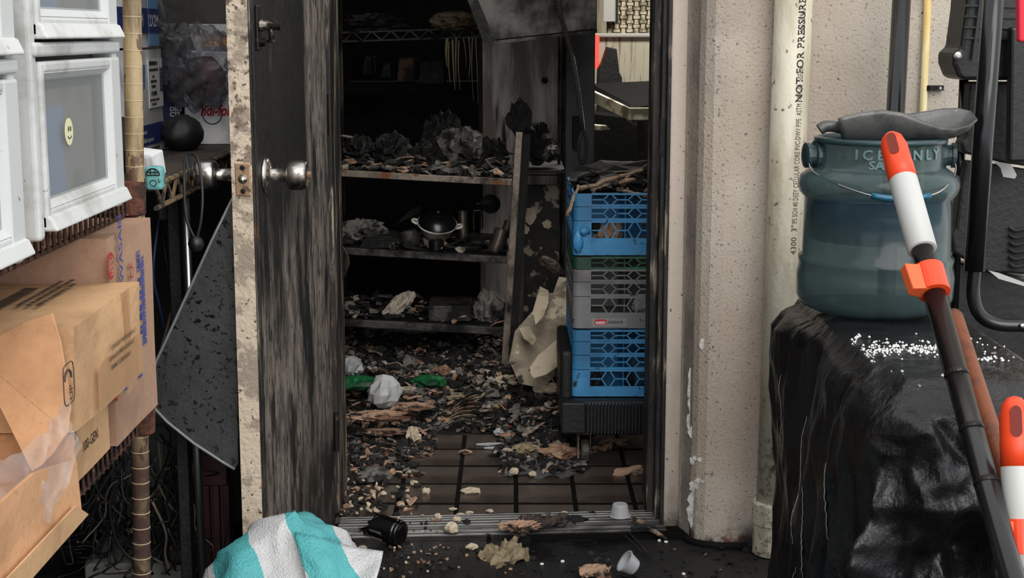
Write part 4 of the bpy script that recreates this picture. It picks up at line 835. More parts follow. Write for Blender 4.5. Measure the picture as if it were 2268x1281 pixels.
# ---- bungee cord with ball
cordm = mat('black_cord', c(22, 22, 26), .5); bq = at(434, 540, 2.80)
bun = thing('bungee_cord', 'black bungee cord loop with a ball hanging from the shelf edge', 'cord', bq+Vector((0, 0, -.016)))
b = MB(); b.lathe([(.0, -.0155), (.008, -.0145), (.0125, -.009), (.0155, 0), (.0125, .009), (.006, .0145), (0, .0155)], bq, Z3, 20, False); b.build('cord_ball', blackpl, bun, smooth=True)
b = MB(); b.tube(curve_pts([bq+Vector((-.003, 0, .012)), at(412, 480, 2.80), at(408, 400, 2.81), at(410, 352, 2.83), at(420, 342, 2.85), at(438, 352, 2.83), at(448, 420, 2.81), at(446, 480, 2.80), bq+Vector((.003, 0, .012))], 8), .0028, 8)
b.build('cord_loop', cordm, bun, smooth=True); b = MB(); b.tube(curve_pts([at(412, 345, 2.82), at(416, 372, 2.80), at(424, 390, 2.80), at(426, 370, 2.80), at(420, 345, 2.83)], 6), .0026, 8); b.build('cord_loop', cordm, bun, smooth=True)
# ---- dark table top leaning behind the racks
slab = mat('speckled_dark_top', c(54, 55, 56), .45, 0, [dict(color=c(40, 41, 42), scale=5, lo=.4, hi=.65), dict(color=c(7, 7, 8), scale=85, lo=.60, hi=.63, detail=3, rough=.25), dict(color=c(7, 7, 8), scale=30, lo=.64, hi=.66, detail=4)], [(60, .15, 4, NW)])
tp = [(530, 410), (515, 440), (468, 535), (420, 640), (375, 738), (346, 800), (336, 835), (334, 870), (342, 905), (370, 935), (430, 983), (490, 1022), (520, 1040), (528, 1030)]
YB = lambda y: 2.915-(y-410)/640*.03
tt = thing('table_top', 'speckled dark grey table top leaning between the rack and the door', 'table top', at(440, 1040, 2.9))
b = MB(); b.prism([at(x, y, YB(y)) for x, y in tp], (0, .022, 0)); b.build('panel', slab, tt, bevel=.003)
b = MB(); b.tube([at(x, y, YB(y)-.001) for x, y in tp[1:-1]], .003, 8); b.build('edge_band', mat('grey_edge', c(120, 122, 122), .4), tt, smooth=True)
# ---- cables and fittings in the dark corner
grn = mat('grey_green_panel', c(112, 122, 116), .7, 0, [dict(color=c(80, 86, 82), scale=8)])
b = MB(); q0, q1 = at(345, 950, 3.62), at(420, 1195, 3.62); b.box(q0.x-.12, q1.x, 3.62, 3.69, q1.z, q0.z+.05); tag(b.build('fuse_panel', grn, bevel=.004), 'grey green panel on the wall behind the tangled cables', 'panel')
b = MB(); q0, q1 = at(210, 1160, 3.3), at(425, 1250, 3.3); b.box(q0.x, q1.x, 3.2, 3.45, -.014, .07); tag(b.build('concrete_block', mat('pale_block', c(120, 122, 116), .8), bevel=.006), 'pale block on the ground under the tangled cables', 'block')
gb = mat('grey_fitting', c(86, 88, 90), .5)
b = MB(); q0, q1 = at(348, 425, 3.05), at(402, 488, 3.05); b.box(q0.x, q1.x, 3.05, 3.11, q1.z, q0.z); tag(b.build('junction_box', gb, bevel=.004), 'grey junction box under the second shelf', 'junction box')
def cable(name, label, pts, r_, m, cat='cable', group=None):
    b = MB(); b.tube(curve_pts(pts, 8), r_, 7); return tag(b.build(name, m, smooth=True), label, cat, group)
cable('blue_cable', 'blue cable hanging below the junction box', [at(352, 486, 3.06), at(342, 560, 3.03), at(340, 620, 3.03), at(356, 690, 3.06), at(370, 760, 3.1)], .0032, mat('blue_sheath', c(40, 54, 96), .5))
brn = mat('brown_sheath', c(92, 76, 66), .55)
cable('brown_cable', 'brown cable curving beside the chrome post', [at(362, 486, 3.08), at(376, 530, 3.04), at(386, 600, 3.02), at(382, 680, 3.02), at(352, 790, 3.02), at(338, 850, 3.02)], .0034, brn)
cable('black_cable', 'black cable curving behind the brown cable', [at(356, 486, 3.1), at(366, 560, 3.07), at(378, 640, 3.07), at(392, 720, 3.07), at(370, 860, 3.07)], .0045, cordm)
b = MB(); rr2 = random.Random(5)
for k in range(150):
    px = rr2.uniform(190, 415); py = rr2.uniform(965, 1200)
    if px > 330: py = rr2.uniform(930, 1180)
    Y = rr2.uniform(3.08, 3.45); p = at(px, py, Y); p.x = max(p.x, -1.12); pts = [p]
    dirv = Vector((rr2.gauss(0, .02), rr2.gauss(0, .015), -.05))
    for i in range(5):
        p = p+dirv*(1 if k % 3 else .6)+Vector((rr2.gauss(0, .022), rr2.gauss(0, .01), rr2.gauss(0, .022))); p = Vector((max(p.x, -1.12), min(p.y, 3.6), max(p.z, .075))); pts.append(p)
    b.mi = 0 if k % 5 else 1; b.tube(curve_pts(pts, 4), rr2.uniform(.0014, .0034), 5)
tag(b.build('cable_tangle', [cordm, mat('grey_sheath', c(120, 108, 98), .6)], smooth=True), 'tangle of dark wires and cables on the floor behind the rack', 'cables', kind='stuff')
mar = mat('maroon_metal', c(74, 44, 42), .5, .2, [dict(color=c(44, 28, 27), scale=6, stretch=(3, 3, .4))])
b = MB(); q0, q1 = at(442, 980, 3.15), at(505, 1400, 3.15); z1_ = q0.z
for dx, wd, dep in ((0, .016, .0), (.016, .008, .012), (.024, .014, 0), (.038, .008, .012), (.046, .014, 0)): b.box(q0.x+dx, q0.x+dx+wd, 3.15+dep, 3.2, -.014, z1_-.10)
b.box(q0.x, q0.x+.056, 3.155, 3.2, z1_-.10, z1_); tag(b.build('ribbed_casing', mar, bevel=.002), 'maroon ribbed metal casing behind the chrome post, low by the door', 'casing')
# ---- striped woven bag on the ground
def stripemat():
    m = mat('woven_stripes', c(190, 190, 192), .55, 0, [dict(color=c(188, 188, 190), scale=40)], [(220, .5, 2, NW), (30, .25, 4, NW)])
    nt = m.node_tree; N, L = nt.nodes, nt.links; p = N['Principled BSDF']
    old = p.inputs['Base Color'].links[0].from_socket
    tc = N.new('ShaderNodeTexCoord'); mp = N.new('ShaderNodeMapping'); mp.inputs['Rotation'].default_value = (0, math.radians(24), math.radians(-12)); L.new(tc.outputs['Object'], mp.inputs[0])
    ns = N.new('ShaderNodeTexNoise'); ns.inputs['Scale'].default_value = 7; L.new(tc.outputs['Object'], ns.inputs[0])
    sx = N.new('ShaderNodeSeparateXYZ'); L.new(mp.outputs[0], sx.inputs[0])
    ad = N.new('ShaderNodeMath'); ad.operation = 'MULTIPLY_ADD'; ad.inputs[1].default_value = .05; L.new(ns.outputs[0], ad.inputs[0]); L.new(sx.outputs[0], ad.inputs[2])
    mu = N.new('ShaderNodeMath'); mu.operation = 'MULTIPLY_ADD'; mu.inputs[1].default_value = 1/.150; mu.inputs[2].default_value = 10.14; L.new(ad.outputs[0], mu.inputs[0])
    fr = N.new('ShaderNodeMath'); fr.operation = 'FRACT'; L.new(mu.outputs[0], fr.inputs[0])
    gt = N.new('ShaderNodeMath'); gt.operation = 'GREATER_THAN'; gt.inputs[1].default_value = .5; L.new(fr.outputs[0], gt.inputs[0])
    mx = N.new('ShaderNodeMix'); mx.data_type = 'RGBA'; L.new(gt.outputs[0], mx.inputs[0]); L.new(old, mx.inputs[6]); mx.inputs[7].default_value = c(76, 160, 164); L.new(mx.outputs[2], p.inputs['Base Color'])
    return m
bo = Vector((-.437, 2.60, -.013))
def bagsurf(u, v):
    a = u*2*math.pi; prof = [(0, 1.0), (.2, 1.04), (.42, .97), (.62, .84), (.78, .64), (.9, .38), (1.0, .0)]
    for i in range(len(prof)-1):
        if prof[i][0] <= v <= prof[i+1][0]: f = (v-prof[i][0])/(prof[i+1][0]-prof[i][0]); rr_ = prof[i][1]*(1-f)+prof[i+1][1]*f; break
    x = math.cos(a)*.195*rr_; y = math.sin(a)*.19*rr_; z = .405*(v**.9)
    lean = .045*v; x += lean*.9
    k = 1+.06*math.sin(3*a+v*4)+.05*math.sin(5*a-v*7)
    q = Vector((x*k, y*k, z)); q += Vector((math.cos(a), math.sin(a), .4))*.018*(rid((q.x, q.y, q.z), 9, 2)-.45)+Vector((math.cos(a), math.sin(a), .4))*.006*(rid((q.x, q.y, q.z), 26, 6)-.45)
    q.z = max(q.z, 0); return bo+q
stm = stripemat()
bag = thing('woven_sack', 'teal and white striped woven sack slumped on the ground before the door', 'sack', bo)
b = MB(); b.grid(bagsurf, 90, 44, True); b.build('sack_body', stm, bag, smooth=True)
def fold(u, v):   # loose mouth of the sack folded over to the right
    p0 = bo+Vector((.05, -.06, .385)).lerp(Vector((.205, -.05, .345)), u); p1 = bo+Vector((.10, -.20, .22)).lerp(Vector((.175, -.16, .27)), u)
    p = p0.lerp(p1, v); bul = math.sin(math.pi*v)*.03+.012*math.sin(u*7)
    return p+Vector((.3, -1, .5))*bul+Vector((0, -1, .2))*.014*(rid((u*2, v*2, 0), 2, 5)-.4)
b = MB(); b.grid(fold, 26, 18); b.build('sack_mouth', stm, bag, smooth=True, solid=.002)
# ================================================================= burnt room
scorch = mat('scorched_steel', c(132, 120, 108), .45, .55, [dict(color=c(20, 18, 17), scale=7, lo=.45, hi=.62, stretch=(1, 1, .6), rough=.7), dict(color=c(120, 74, 50), scale=12, lo=.58, hi=.66, rough=.6)], [(40, .2, 4, NW)])
scorch2 = mat('scorched_dark_steel', c(70, 66, 62), .5, .4, [dict(color=c(14, 13, 13), scale=8, lo=.42, hi=.58, rough=.75)], [(40, .3, 4, NW)])
steel = mat('smoked_steel', c(206, 194, 188), .45, .1, [dict(color=c(128, 114, 106), scale=3, lo=.4, hi=.6, stretch=(4, 4, .5), rough=.55), dict(color=c(18, 16, 16), scale=4, lo=.6, hi=.68, stretch=(4, 4, .35), rough=.7), dict(color=c(120, 78, 62), scale=4, lo=.62, hi=.7)], [(30, .15, 4, (3, 3, .5))])
chard = mat('charred_dark', c(20, 19, 19), .7, 0, [dict(color=c(58, 54, 50), scale=18, lo=.55, hi=.66), dict(color=c(6, 6, 6), scale=40)], [(50, .6, 5, NW)])
ash = mat('pale_ash', c(166, 156, 142), .85, 0, [dict(color=c(96, 88, 80), scale=20, lo=.45, hi=.6), dict(color=c(20, 18, 17), scale=13, lo=.55, hi=.64)], [(50, .6, 5, NW)])
tan = mat('scorched_card', c(166, 134, 112), .8, 0, [dict(color=c(112, 82, 64), scale=14, lo=.48, hi=.6), dict(color=c(16, 14, 13), scale=10, lo=.56, hi=.62)], [(50, .5, 5, NW)])
cream = mat('cream_plaster', c(186, 172, 150), .85, 0, [dict(color=c(150, 134, 112), scale=8, lo=.5, hi=.68), dict(color=c(50, 40, 32), scale=12, lo=.64, hi=.7)], [(40, .5, 5, NW)])
greyash = mat('grey_ash', c(104, 100, 96), .85, 0, [dict(color=c(28, 26, 26), scale=16, lo=.46, hi=.58)], [(50, .6, 5, NW)])
whitebag = mat('white_bag', c(164, 166, 168), .5, 0, [dict(color=c(120, 122, 126), scale=6, lo=.55, hi=.7)], [(30, .3, 4, NW)])
greenbag = mat('green_bag', c(26, 100, 56), .5, 0, [dict(color=c(14, 60, 34), scale=8, lo=.45, hi=.6)], [(30, .3, 4, NW)])
yellowash = mat('yellowed_paper', c(150, 134, 106), .8, 0, [dict(color=c(92, 72, 50), scale=14, lo=.48, hi=.6), dict(color=c(30, 26, 24), scale=10, lo=.58, hi=.66)], [(50, .5, 5, NW)])
RM = [char, chard, greyash, tan, ash, cream, yellowash]
# ---- charred shelving unit
SY = 5.0
su_ = thing('charred_shelving', 'scorched metal shelving unit with tilted shelves in the burnt room', 'shelving', (-.4, 5.25, 0))
ledge = [((700, 381), (1134, 405), scorch, .022), ((700, 553), (1122, 577), scorch2, .024), ((700, 712), (1116, 735), scorch2, .026)]
for (l, r_, m, hh) in ledge:
    p, q = at(*l, SY), at(*r_, SY); d_ = (q-p); p = p-d_*.9
    b = MB(); b.hexa([p+Vector((0, 0, -hh/2)), q+Vector((0, 0, -hh/2)), q+Vector((0, .02, -hh/2)), p+Vector((0, .02, -hh/2)), p+Vector((0, 0, hh/2)), q+Vector((0, 0, hh/2)), q+Vector((0, .02, hh/2)), p+Vector((0, .02, hh/2))]); sh = b.build('shelf_edge', m, su_, bevel=.002)
    b = MB(); b.hexa([p+Vector((0, .02, -.004)), q+Vector((0, .02, -.004)), q+Vector((0, .58, -.004)), p+Vector((0, .58, -.004)), p+Vector((0, .02, hh/2-.002)), q+Vector((0, .02, hh/2-.002)), q+Vector((0, .58, hh/2-.002)), p+Vector((0, .58, hh/2-.002))]); b.build('shelf_board', sootdk, sh)
p, q = at(1150, 292, SY-.03), at(1122, 742, SY-.03); d_ = q-p; q = p+d_*(p.z/(-d_.z))
b = MB(); b.bar(p, q, .024, .030); b.build('front_post', scorch, su_, bevel=.002)
b = MB(); b.bar(p+Vector((.026, .02, -.01)), q+Vector((.026, .02, 0)), .026, .012); b.build('post_flange', char, su_)
b = MB(); x_ = at(757, 200, 5.55).x; b.tube([(x_, 5.55, 0), (x_, 5.55, 2.1)], .007, 8); b.build('rear_post', scorch2, su_)
# ---- wire shelf at the back with truss edge
ws = thing('wire_shelf', 'sooty wire shelf with zigzag edge high at the back of the room', 'shelving', at(900, 90, 5.62))
p0, p1, q0, q1 = at(740, 73, 5.62), at(1075, 62, 5.62), at(740, 93, 5.62), at(1075, 81, 5.62)
wm = mat('sooty_wire', c(92, 88, 84), .5, .4, [dict(color=c(24, 23, 22), scale=14, lo=.5, hi=.62)])
for a_, e_ in ((p0, p1), (q0, q1), (p0+Vector((0, .4, 0)), p1+Vector((0, .4, 0)))): b = MB(); b.tube([a_, e_], .004, 6); b.build('rail', wm, ws)
for k in range(16):
    a = k/16; e = (k+1)/16; b = MB(); b.tube([(q0.lerp(q1, a) if k % 2 else p0.lerp(p1, a)), (p0.lerp(p1, e) if k % 2 else q0.lerp(q1, e))], .0028, 5); b.build('zigzag_wire', wm, ws)
for k in range(24): b = MB(); m_ = p0.lerp(p1, k/23); b.tube([m_+Vector((0, 0, .003)), m_+Vector((0, .4, .003))], .0022, 5); b.build('cross_wire', wm, ws)
drip = mat('melted_plastic', c(150, 138, 112), .5, 0, [dict(color=c(70, 64, 54), scale=20, stretch=(2, 2, .4))])
for k, (px, y0, y1, wd) in enumerate(((990, 85, 150, 9), (994, 92, 185, 5), (1002, 88, 200, 6), (1010, 84, 180, 5), (1016, 90, 200, 4), (1026, 84, 150, 3), (1038, 82, 175, 4), (1046, 84, 225, 3), (1053, 84, 230, 3))):
    b = MB(); p, q = at(px, y0, 5.58), at(px+(k % 3)*3, y1, 5.58); m_ = p.lerp(q, .5)+Vector((R.uniform(-.006, .006), -.01, 0)); b.tube(curve_pts([p, m_, q], 6), [wd/1150*(1-.75*i/12) for i in range(13)], 6)
    tag(b.build('melted_drip', drip, smooth=True), ['leftmost', 'second', 'third', 'fourth', 'fifth', 'sixth', 'seventh', 'eighth', 'rightmost'][k]+' melted plastic strand from the left under the sooty wire shelf', 'melted plastic', 'melted strands under the wire shelf')
b = MB(); b.blob(at(1008, 46, 5.75)+Vector((0, 0, 0)), (.085, .06, .032), .3, 2.5, 26, 4); tag(b.build('scorched_bag', yellowash), 'yellowed scorched bag lying on the sooty wire shelf', 'bag')
b = MB(); b.blob(at(830, 52, 5.8), (.13, .07, .035), .35, 2.5, 26, 14); tag(b.build('charred_bundle', chard), 'black charred bundle on the sooty wire shelf', 'bundle')
# ---- hood / sheet metal cabinet hanging askew
hm = mat('scorched_hood', c(92, 87, 84), .48, .3, [dict(color=c(13, 12, 12), scale=3.4, lo=.36, hi=.54, detail=6, rough=.75), dict(color=c(120, 84, 66), scale=30, lo=.68, hi=.72, rough=.7)], [(14, .15, 4, NW)])
YH = 4.62
hood = thing('metal_hood', 'scorched sheet metal hood hanging askew in the burnt room', 'hood', at(1200, 90, YH))
f_ = [at(1046, -10, YH), at(1094, 97, YH), at(1322, 72, YH), at(1322, -420, YH), at(1000, -420, YH)]
b = MB(); b.prism(f_, (0, .02, 0)); b.build('front_panel', hm, hood, bevel=.003)
b = MB(); b.hexa([f_[1], f_[2], f_[2]+Vector((0, .34, .03)), f_[1]+Vector((0, .34, .05)), f_[1]+Vector((0, 0, .012)), f_[2]+Vector((0, 0, .012)), f_[2]+Vector((0, .34, .042)), f_[1]+Vector((0, .34, .062))]); b.build('bottom_panel', sootdk, hood)
b = MB(); b.hexa([f_[0]+Vector((-.02, -.012, 0)), f_[1]+Vector((-.03, -.012, 0)), f_[1]+Vector((.008, -.012, 0)), f_[0]+Vector((.012, -.012, 0)), f_[0]+Vector((-.02, .3, 0)), f_[1]+Vector((-.03, .3, 0)), f_[1]+Vector((.008, .3, 0)), f_[0]+Vector((.012, .3, 0))]); b.build('side_channel', chard, hood)
b = MB(); b.bar(f_[1]+Vector((.0, -.008, .004)), f_[2]+Vector((0, -.008, .004)), .014, .010); b.build('front_lip', scorch2, hood)
# flexible conduit hanging down in front of the hood
cpts = curve_pts([at(1228, -160, 4.55), at(1236, 0, 4.55), at(1252, 70, 4.55), at(1268, 130, 4.55), at(1280, 200, 4.57), at(1288, 262, 4.58), at(1291, 292, 4.58)], 14)
fc = thing('flexible_conduit', 'dark flexible conduit dangling in front of the metal hood', 'conduit', cpts[-1])
b = MB(); n_ = len(cpts)-1; pts = []; rs_ = []
for i in range(n_*2+1):
    f = i/2; k = min(n_-1, int(f)); pts.append(cpts[k].lerp(cpts[k+1], f-k)); rs_.append(.0085 if i % 2 else .0062)
b.tube(pts, rs_, 8); b.build('conduit_sleeve', mat('sooty_conduit', c(62, 58, 54), .45, .4), fc)
b = MB(); b.tube(curve_pts([at(1290, 288, 4.58), at(1282, 320, 4.57), at(1284, 350, 4.57), at(1290, 362, 4.57), at(1297, 345, 4.57), at(1298, 310, 4.58), at(1291, 288, 4.58)], 6), .006, 8); b.build('cable_loop', char, fc)
# ---- steel cabinet with drips and dark partition
cab = thing('steel_cabinet', 'smoke stained steel cabinet behind the rusted shelf post', 'cabinet', (at(1150, 300, 5.72).x, 5.9, 0))
l_, r_ = at(1062, 200, 5.72).x, at(1240, 200, 5.72).x
b = MB(); b.box(l_, r_, 5.72, 6.2, 0, 1.75); b.build('cabinet_body', steel, cab, bevel=.006)
b = MB(); b.box(l_-.002, l_+.012, 5.70, 5.72, .5, 1.75); b.build('side_trim', chard, cab)
q = at(1207, 178, 5.71); b = MB(); b.lathe([(.013, 0), (.011, .012), (.006, .014)], q, (0, -1, 0), 12); b.build('latch', char, cab)
for px, w_ in ((1239, .006), (1249, .005)):
    b = MB(); xx = at(px, 200, 5.45).x; b.tube([(xx, 5.45, 0), (xx, 5.45, 1.7)], w_, 8); b.build('corner_rod', scorch2, cab)
b = MB(); a_, d_ = at(1160, 388, 5.46), at(1240, 388, 5.46); b.tube([a_, d_], .003, 6); b.tube([a_+Vector((0, 0, .022)), d_+Vector((0, 0, .022))], .003, 6); b.build('wire_rail', wm, cab)
par = mat('grey_partition', c(58, 60, 63), .55, .1, [dict(color=c(30, 30, 31), scale=3, lo=.42, hi=.65)], [(40, .1, 4, NW)])
b = MB(); b.box(at(1252, 250, 5.2).x, at(1317, 250, 5.2).x, 5.2, 5.26, 0, 1.62); tag(b.build('partition_panel', par, bevel=.004), 'dark grey panel standing beside the steel cabinet', 'panel')
b = MB(); b.box(at(1268, 250, 5.17).x, at(1285, 250, 5.17).x, 5.165, 5.2, at(1275, 330, 5.17).z, at(1275, 258, 5.17).z); tag(b.build('wall_switch', char, bevel=.004), 'burnt switch box on the dark grey panel', 'switch')
# ---- dish racks on a dolly
rb = mat('blue_rack', c(66, 142, 196), .45, 0, [dict(color=c(48, 108, 152), scale=6, lo=.45, hi=.65), dict(color=c(40, 54, 64), scale=26, lo=.62, hi=.68)], [(40, .15, 4, NW)])
rgy = mat('grey_rack', c(122, 122, 124), .5, 0, [dict(color=c(92, 90, 90), scale=5, lo=.45, hi=.65), dict(color=c(44, 40, 38), scale=22, lo=.62, hi=.68)], [(40, .15, 4, NW)])
rgn = mat('green_rack', c(44, 104, 72), .5, 0, [dict(color=c(26, 62, 46), scale=6, lo=.42, hi=.62)], [(40, .15, 4, NW)])
YC = 4.22; zc = lambda py: at(1350, py, YC).z
CX0 = at(1268, 640, YC).x; CX1 = CX0+.50; CD = .50; WX0 = CX0+.053; CR = .018
def hexband(b, z0, z1, x0, x1, place, frac=1.0):
    """one open course of a rack wall filled with a honeycomb of thin bars; place(u,z)->Vector"""
    hh = z1-z0; t_ = .0036; zm = (z0+z1)/2; pitch = .0705
    def seg(a, e):
        if min(a[0], e[0]) >= x0 and max(a[0], e[0]) <= x1: b.bar(place(*a), place(*e), t_, t_, (0, 0, 1))
    for i in range(int((x1-x0)/pitch)+2):
        xa = x0+pitch*(i+.25)
        if hh < .05:
            seg((xa-.016, zm), (xa+.016, zm))
            for sx in (-1, 1):
                for zz in (z0, z1): seg((xa+sx*.016, zm), (xa+sx*.0295, zz))
        else:
            za, zb = z0+hh*.38, z0+hh*.72; xo = xa+pitch/2
            seg((xa-.0115, zb), (xa+.0115, zb)); seg((xo-.0115, za), (xo+.0115, za))
            for sx in (-1, 1):
                seg((xa+sx*.0115, zb), (xa+sx*.022, z1)); seg((xa+sx*.0115, zb), (xa+sx*(pitch/2-.0115), za)); seg((xo+sx*.0115, za), (xo+sx*.0235, z0))
def course(parent, z0, z1, m, name, solid_base=0):
    b = MB(); rail = .006
    for (xa, xb) in ((CX0, WX0), (CX1-.053, CX1)):                       # solid corners wrap round
        for (ya, yb) in ((YC, YC+.053), (YC+CD-.053, YC+CD)):
            xo, yo = (xa if xa == CX0 else xb), (ya if ya == YC else yb); sx, sy = (1 if xa == CX0 else -1), (1 if ya == YC else -1)
            ring = [(xo, yo+sy*.053)]+[(xo+sx*CR*(1-math.cos(a)), yo+sy*CR*(1-math.sin(a))) for a in [i*math.pi/2/6 for i in range(7)]]+[(xo+sx*.053, yo), (xo+sx*.053, yo+sy*.004), (xo+sx*(CR), yo+sy*.004), (xo+sx*.004, yo+sy*CR), (xo+sx*.004, yo+sy*.053)]
            b.prism([(x, y, z0) for x, y in ring], (0, 0, z1-z0-.0015))
    for yy in (YC, YC+CD-.004):
        b.box(WX0, CX1-.053, yy, yy+.005, z1-rail, z1); b.box(WX0, CX1-.053, yy, yy+.005, z0, z0+rail+solid_base)
    for xx in (CX0, CX1-.004):
        b.box(xx, xx+.005, YC+.053, YC+CD-.053, z1-rail, z1); b.box(xx, xx+.005, YC+.053, YC+CD-.053, z0, z0+rail+solid_base)
    o = b.build(name, m, parent)
    zl, zh = z0+rail+solid_base, z1-rail; b = MB()
    hexband(b, zl, zh, WX0, CX1-.053, lambda u, z: Vector((u, YC+.002, z)))
    b.build('honeycomb_grille', m, o); b = MB()
    hexband(b, zl, zh, YC+.053, YC+CD-.053, lambda u, z: Vector((CX0+.002, u, z)))
    h = b.build('honeycomb_grille', m, o)
    return o
def dividers(parent, z0, z1, m):
    for k in range(1, 4):
        b = MB(); xx = WX0+(CX1-CX0-.106)*k/4; b.box(xx-.0015, xx+.0015, YC+.03, YC+CD-.03, z0, z1); b.build('divider', m, parent)
    for k in (2,):
        b = MB(); yy = YC+CD*k/4; b.box(CX0+.03, CX1-.03, yy-.0015, yy+.0015, z0, z1); b.build('divider', m, parent)
def rack_(label, ys, ms, base_solid, divz):
    t = thing('dish_rack', label, 'dish rack', ((CX0+CX1)/2, YC+CD/2, zc(ys[-1])), 'dish racks stacked on the dolly')
    for i in range(len(ys)-1):
        last = i == len(ys)-2
        course(t, zc(ys[i+1])+.0005, zc(ys[i]), ms[i], 'rack_base' if last else 'extender', base_solid if last else 0)
    dividers(t, zc(ys[-1])+.02, zc(ys[0])-.012, ms[-1])
    b = MB(); b.box(CX0+.02, CX1-.02, YC+.02, YC+CD-.02, zc(ys[-1])+.004, zc(ys[-1])+.010); b.build('rack_floor', ms[-1], t)
    return t
r1 = rack_('scorched blue dish rack with melted corner on top of the stack', [428, 458, 489, 566], [rb]*3, .043, 0)
r2 = rack_('grey dish rack with a green top course in the middle of the stack', [569, 597, 625, 657, 728], [rgn, rgy, rgy, rgy], .040, 0)
r3 = rack_('light blue dish rack at the bottom of the stack on the dolly', [731, 757, 787, 819, 879], [rb]*4, .024, 0)
b = MB(); p = at(1294, 512, YC-.004); b.blob(p, (.016, .012, .012), .3, 2, 14, 3); b.blob(p+Vector((-.018, .0, -.03)), (.014, .012, .03), .25, 2, 14, 8); b.build('melted_corner', rb, r1, smooth=True)
z_ = zc(716); b = MB(); b.box(at(1311, 716, YC).x, at(1388, 716, YC).x, YC-.002, YC+.001, z_-.011, z_+.014); b.build('logo_plate', mat('grey_plate', c(140, 140, 142), .5), r2)
q = at(1330, 714, YC); b = MB(); ring = [q+Vector((math.copysign(abs(math.cos(a))**.5, math.cos(a))*.018, -.0026, math.copysign(abs(math.sin(a))**.5, math.sin(a))*.0085)) for a in [i*6.283/24 for i in range(24)]]; b.prism(ring, (0, .0008, 0)); lg = b.build('red_logo', mat('red_logo', c(196, 34, 40), .5), r2)
fadedp = mat('faded_print', c(92, 92, 94), .6)
bars(q+Vector((-.0145, -.0030, -.004)), (1, 0, 0), (0, 0, 1), .028, 1, .0075, .001, whiteink, r2, 'worn_print', 31, .0004, .0); bars(q+Vector((-.012, -.0030, -.0075)), (1, 0, 0), (0, 0, 1), .024, 1, .0016, .001, whiteink, r2, 'worn_print', 32, .0004, .0)
bars(q+Vector((.022, -.0030, -.003)), (1, 0, 0), (0, 0, 1), .042, 1, .008, .001, fadedp, r2, 'worn_print', 33, .0004, .0)
for rk, zz in ((r1, zc(547)), (r2, zc(716)), (r3, zc(868))):
    q = at(1427, 640, YC); b = MB(); xx = q.x
    for (xa, xb, za, zb) in ((xx-.012, xx-.009, zz-.015, zz+.012), (xx-.012, xx+.10, zz+.009, zz+.012), (xx+.097, xx+.10, zz-.015, zz+.012)): b.box(xa, xb, YC-.003, YC+.001, za, zb)
    b.build('handle_outline', rb if rk is not r2 else rgy, rk)
for k, (px, py, w_, hh, m, rk) in enumerate(((1340, 520, .03, .05, tan, 'brown'), (1362, 512, .02, .07, tan, 'brown'), (1318, 500, .015, .04, char, 'black'), (1420, 676, .028, .04, whitebag, 'white'), (1322, 845, .02, .05, chard, 'x'), (1395, 835, .018, .05, chard, 'x'))):
    q = at(px, py, YC+.07); b = MB(); b.blob(q, (w_, .018, hh*.5), .3, 2.4, 16, k)
    base = {'r': 0}; tag(b.build('scorched_scrap', m), ['brown scrap of scorched cardboard inside the top blue dish rack', 'tall brown cardboard scrap inside the top blue dish rack', 'black charred lump inside the top blue dish rack', 'white crumpled paper inside the grey dish rack', 'dark lump at the left inside the bottom blue rack', 'dark lump at the right inside the bottom blue rack'][k], 'scrap')
# glasses in the bottom rack
glassm = film('sooty_glass', (.5, .6, .66, 1), (c(90, 130, 160), .3), bumpst=0)
for k, px in enumerate((1416, 1424)):
    q = at(px, 790, YC+.06+k*.12); b = MB(); b.lathe([(.012, 0), (.014, .004), (.022, .075), (.020, .075), (.012, .006)], (q.x, q.y, zc(870)+.012), Z3, 16, False); tag(b.build('drinking_glass', glassm, smooth=True), ['small dark drinking glass near the front of the bottom blue rack', 'small dark drinking glass further back in the bottom blue rack'][k], 'glass', 'glasses in the bottom rack')
# charred planks heaped on the racks
plankm = mat('charred_plank', c(150, 130, 108), .8, 0, [dict(color=c(20, 18, 17), scale=14, lo=.46, hi=.56, stretch=(.5, 2, 2)), dict(color=c(110, 78, 58), scale=20, lo=.55, hi=.65)], [(50, .5, 5, NW)])
zt_ = zc(428)
pl = [((1284, 418, 4.24), (1442, 370, 4.34), .016, 'long pale charred batten lying across the top dish rack'), ((1310, 422, 4.26), (1362, 402, 4.3), .014, 'short charred batten under the long pale batten'), ((1366, 418, 4.25), (1438, 438, 4.22), .014, 'charred batten drooping over the front of the top dish rack'), ((1378, 420, 4.27), (1392, 385, 4.3), .010, 'short charred stick propped against the long batten'), ((1256, 482, 4.2), (1280, 410, 4.24), .010, 'thin charred stick leaning on the side of the dish racks')]
for (a, e, w_, lb) in pl:
    p, q = at(*a), at(*e); n_ = 9; pts = [p.lerp(q, i/n_)+Vector((R.gauss(0, .0015), 0, R.gauss(0, .002))) for i in range(n_+1)]
    b = MB(); b.tube(pts, [w_*.5*R.uniform(.75, 1.15) for _ in pts], 5); tag(b.build('charred_batten', plankm), lb, 'batten')
b = MB()
for k in range(70): px = R.uniform(1276, 1445); py = R.uniform(385, 424)-max(0, 1330-px)*-.12; b.mi = R.choice([0, 0, 0, 1, 3]); b.flake(at(px, min(py, 424), R.uniform(4.26, 4.6)), R.uniform(.012, .035), .006)
b.mi = 0; b.blob((CX0+.26, YC+.28, zt_+.012), (.24, .22, .05), .4, 3, 24, 5)
tag(b.build('char_heap', RM), 'heap of black char and flakes on top of the dish racks', 'char', kind='stuff')
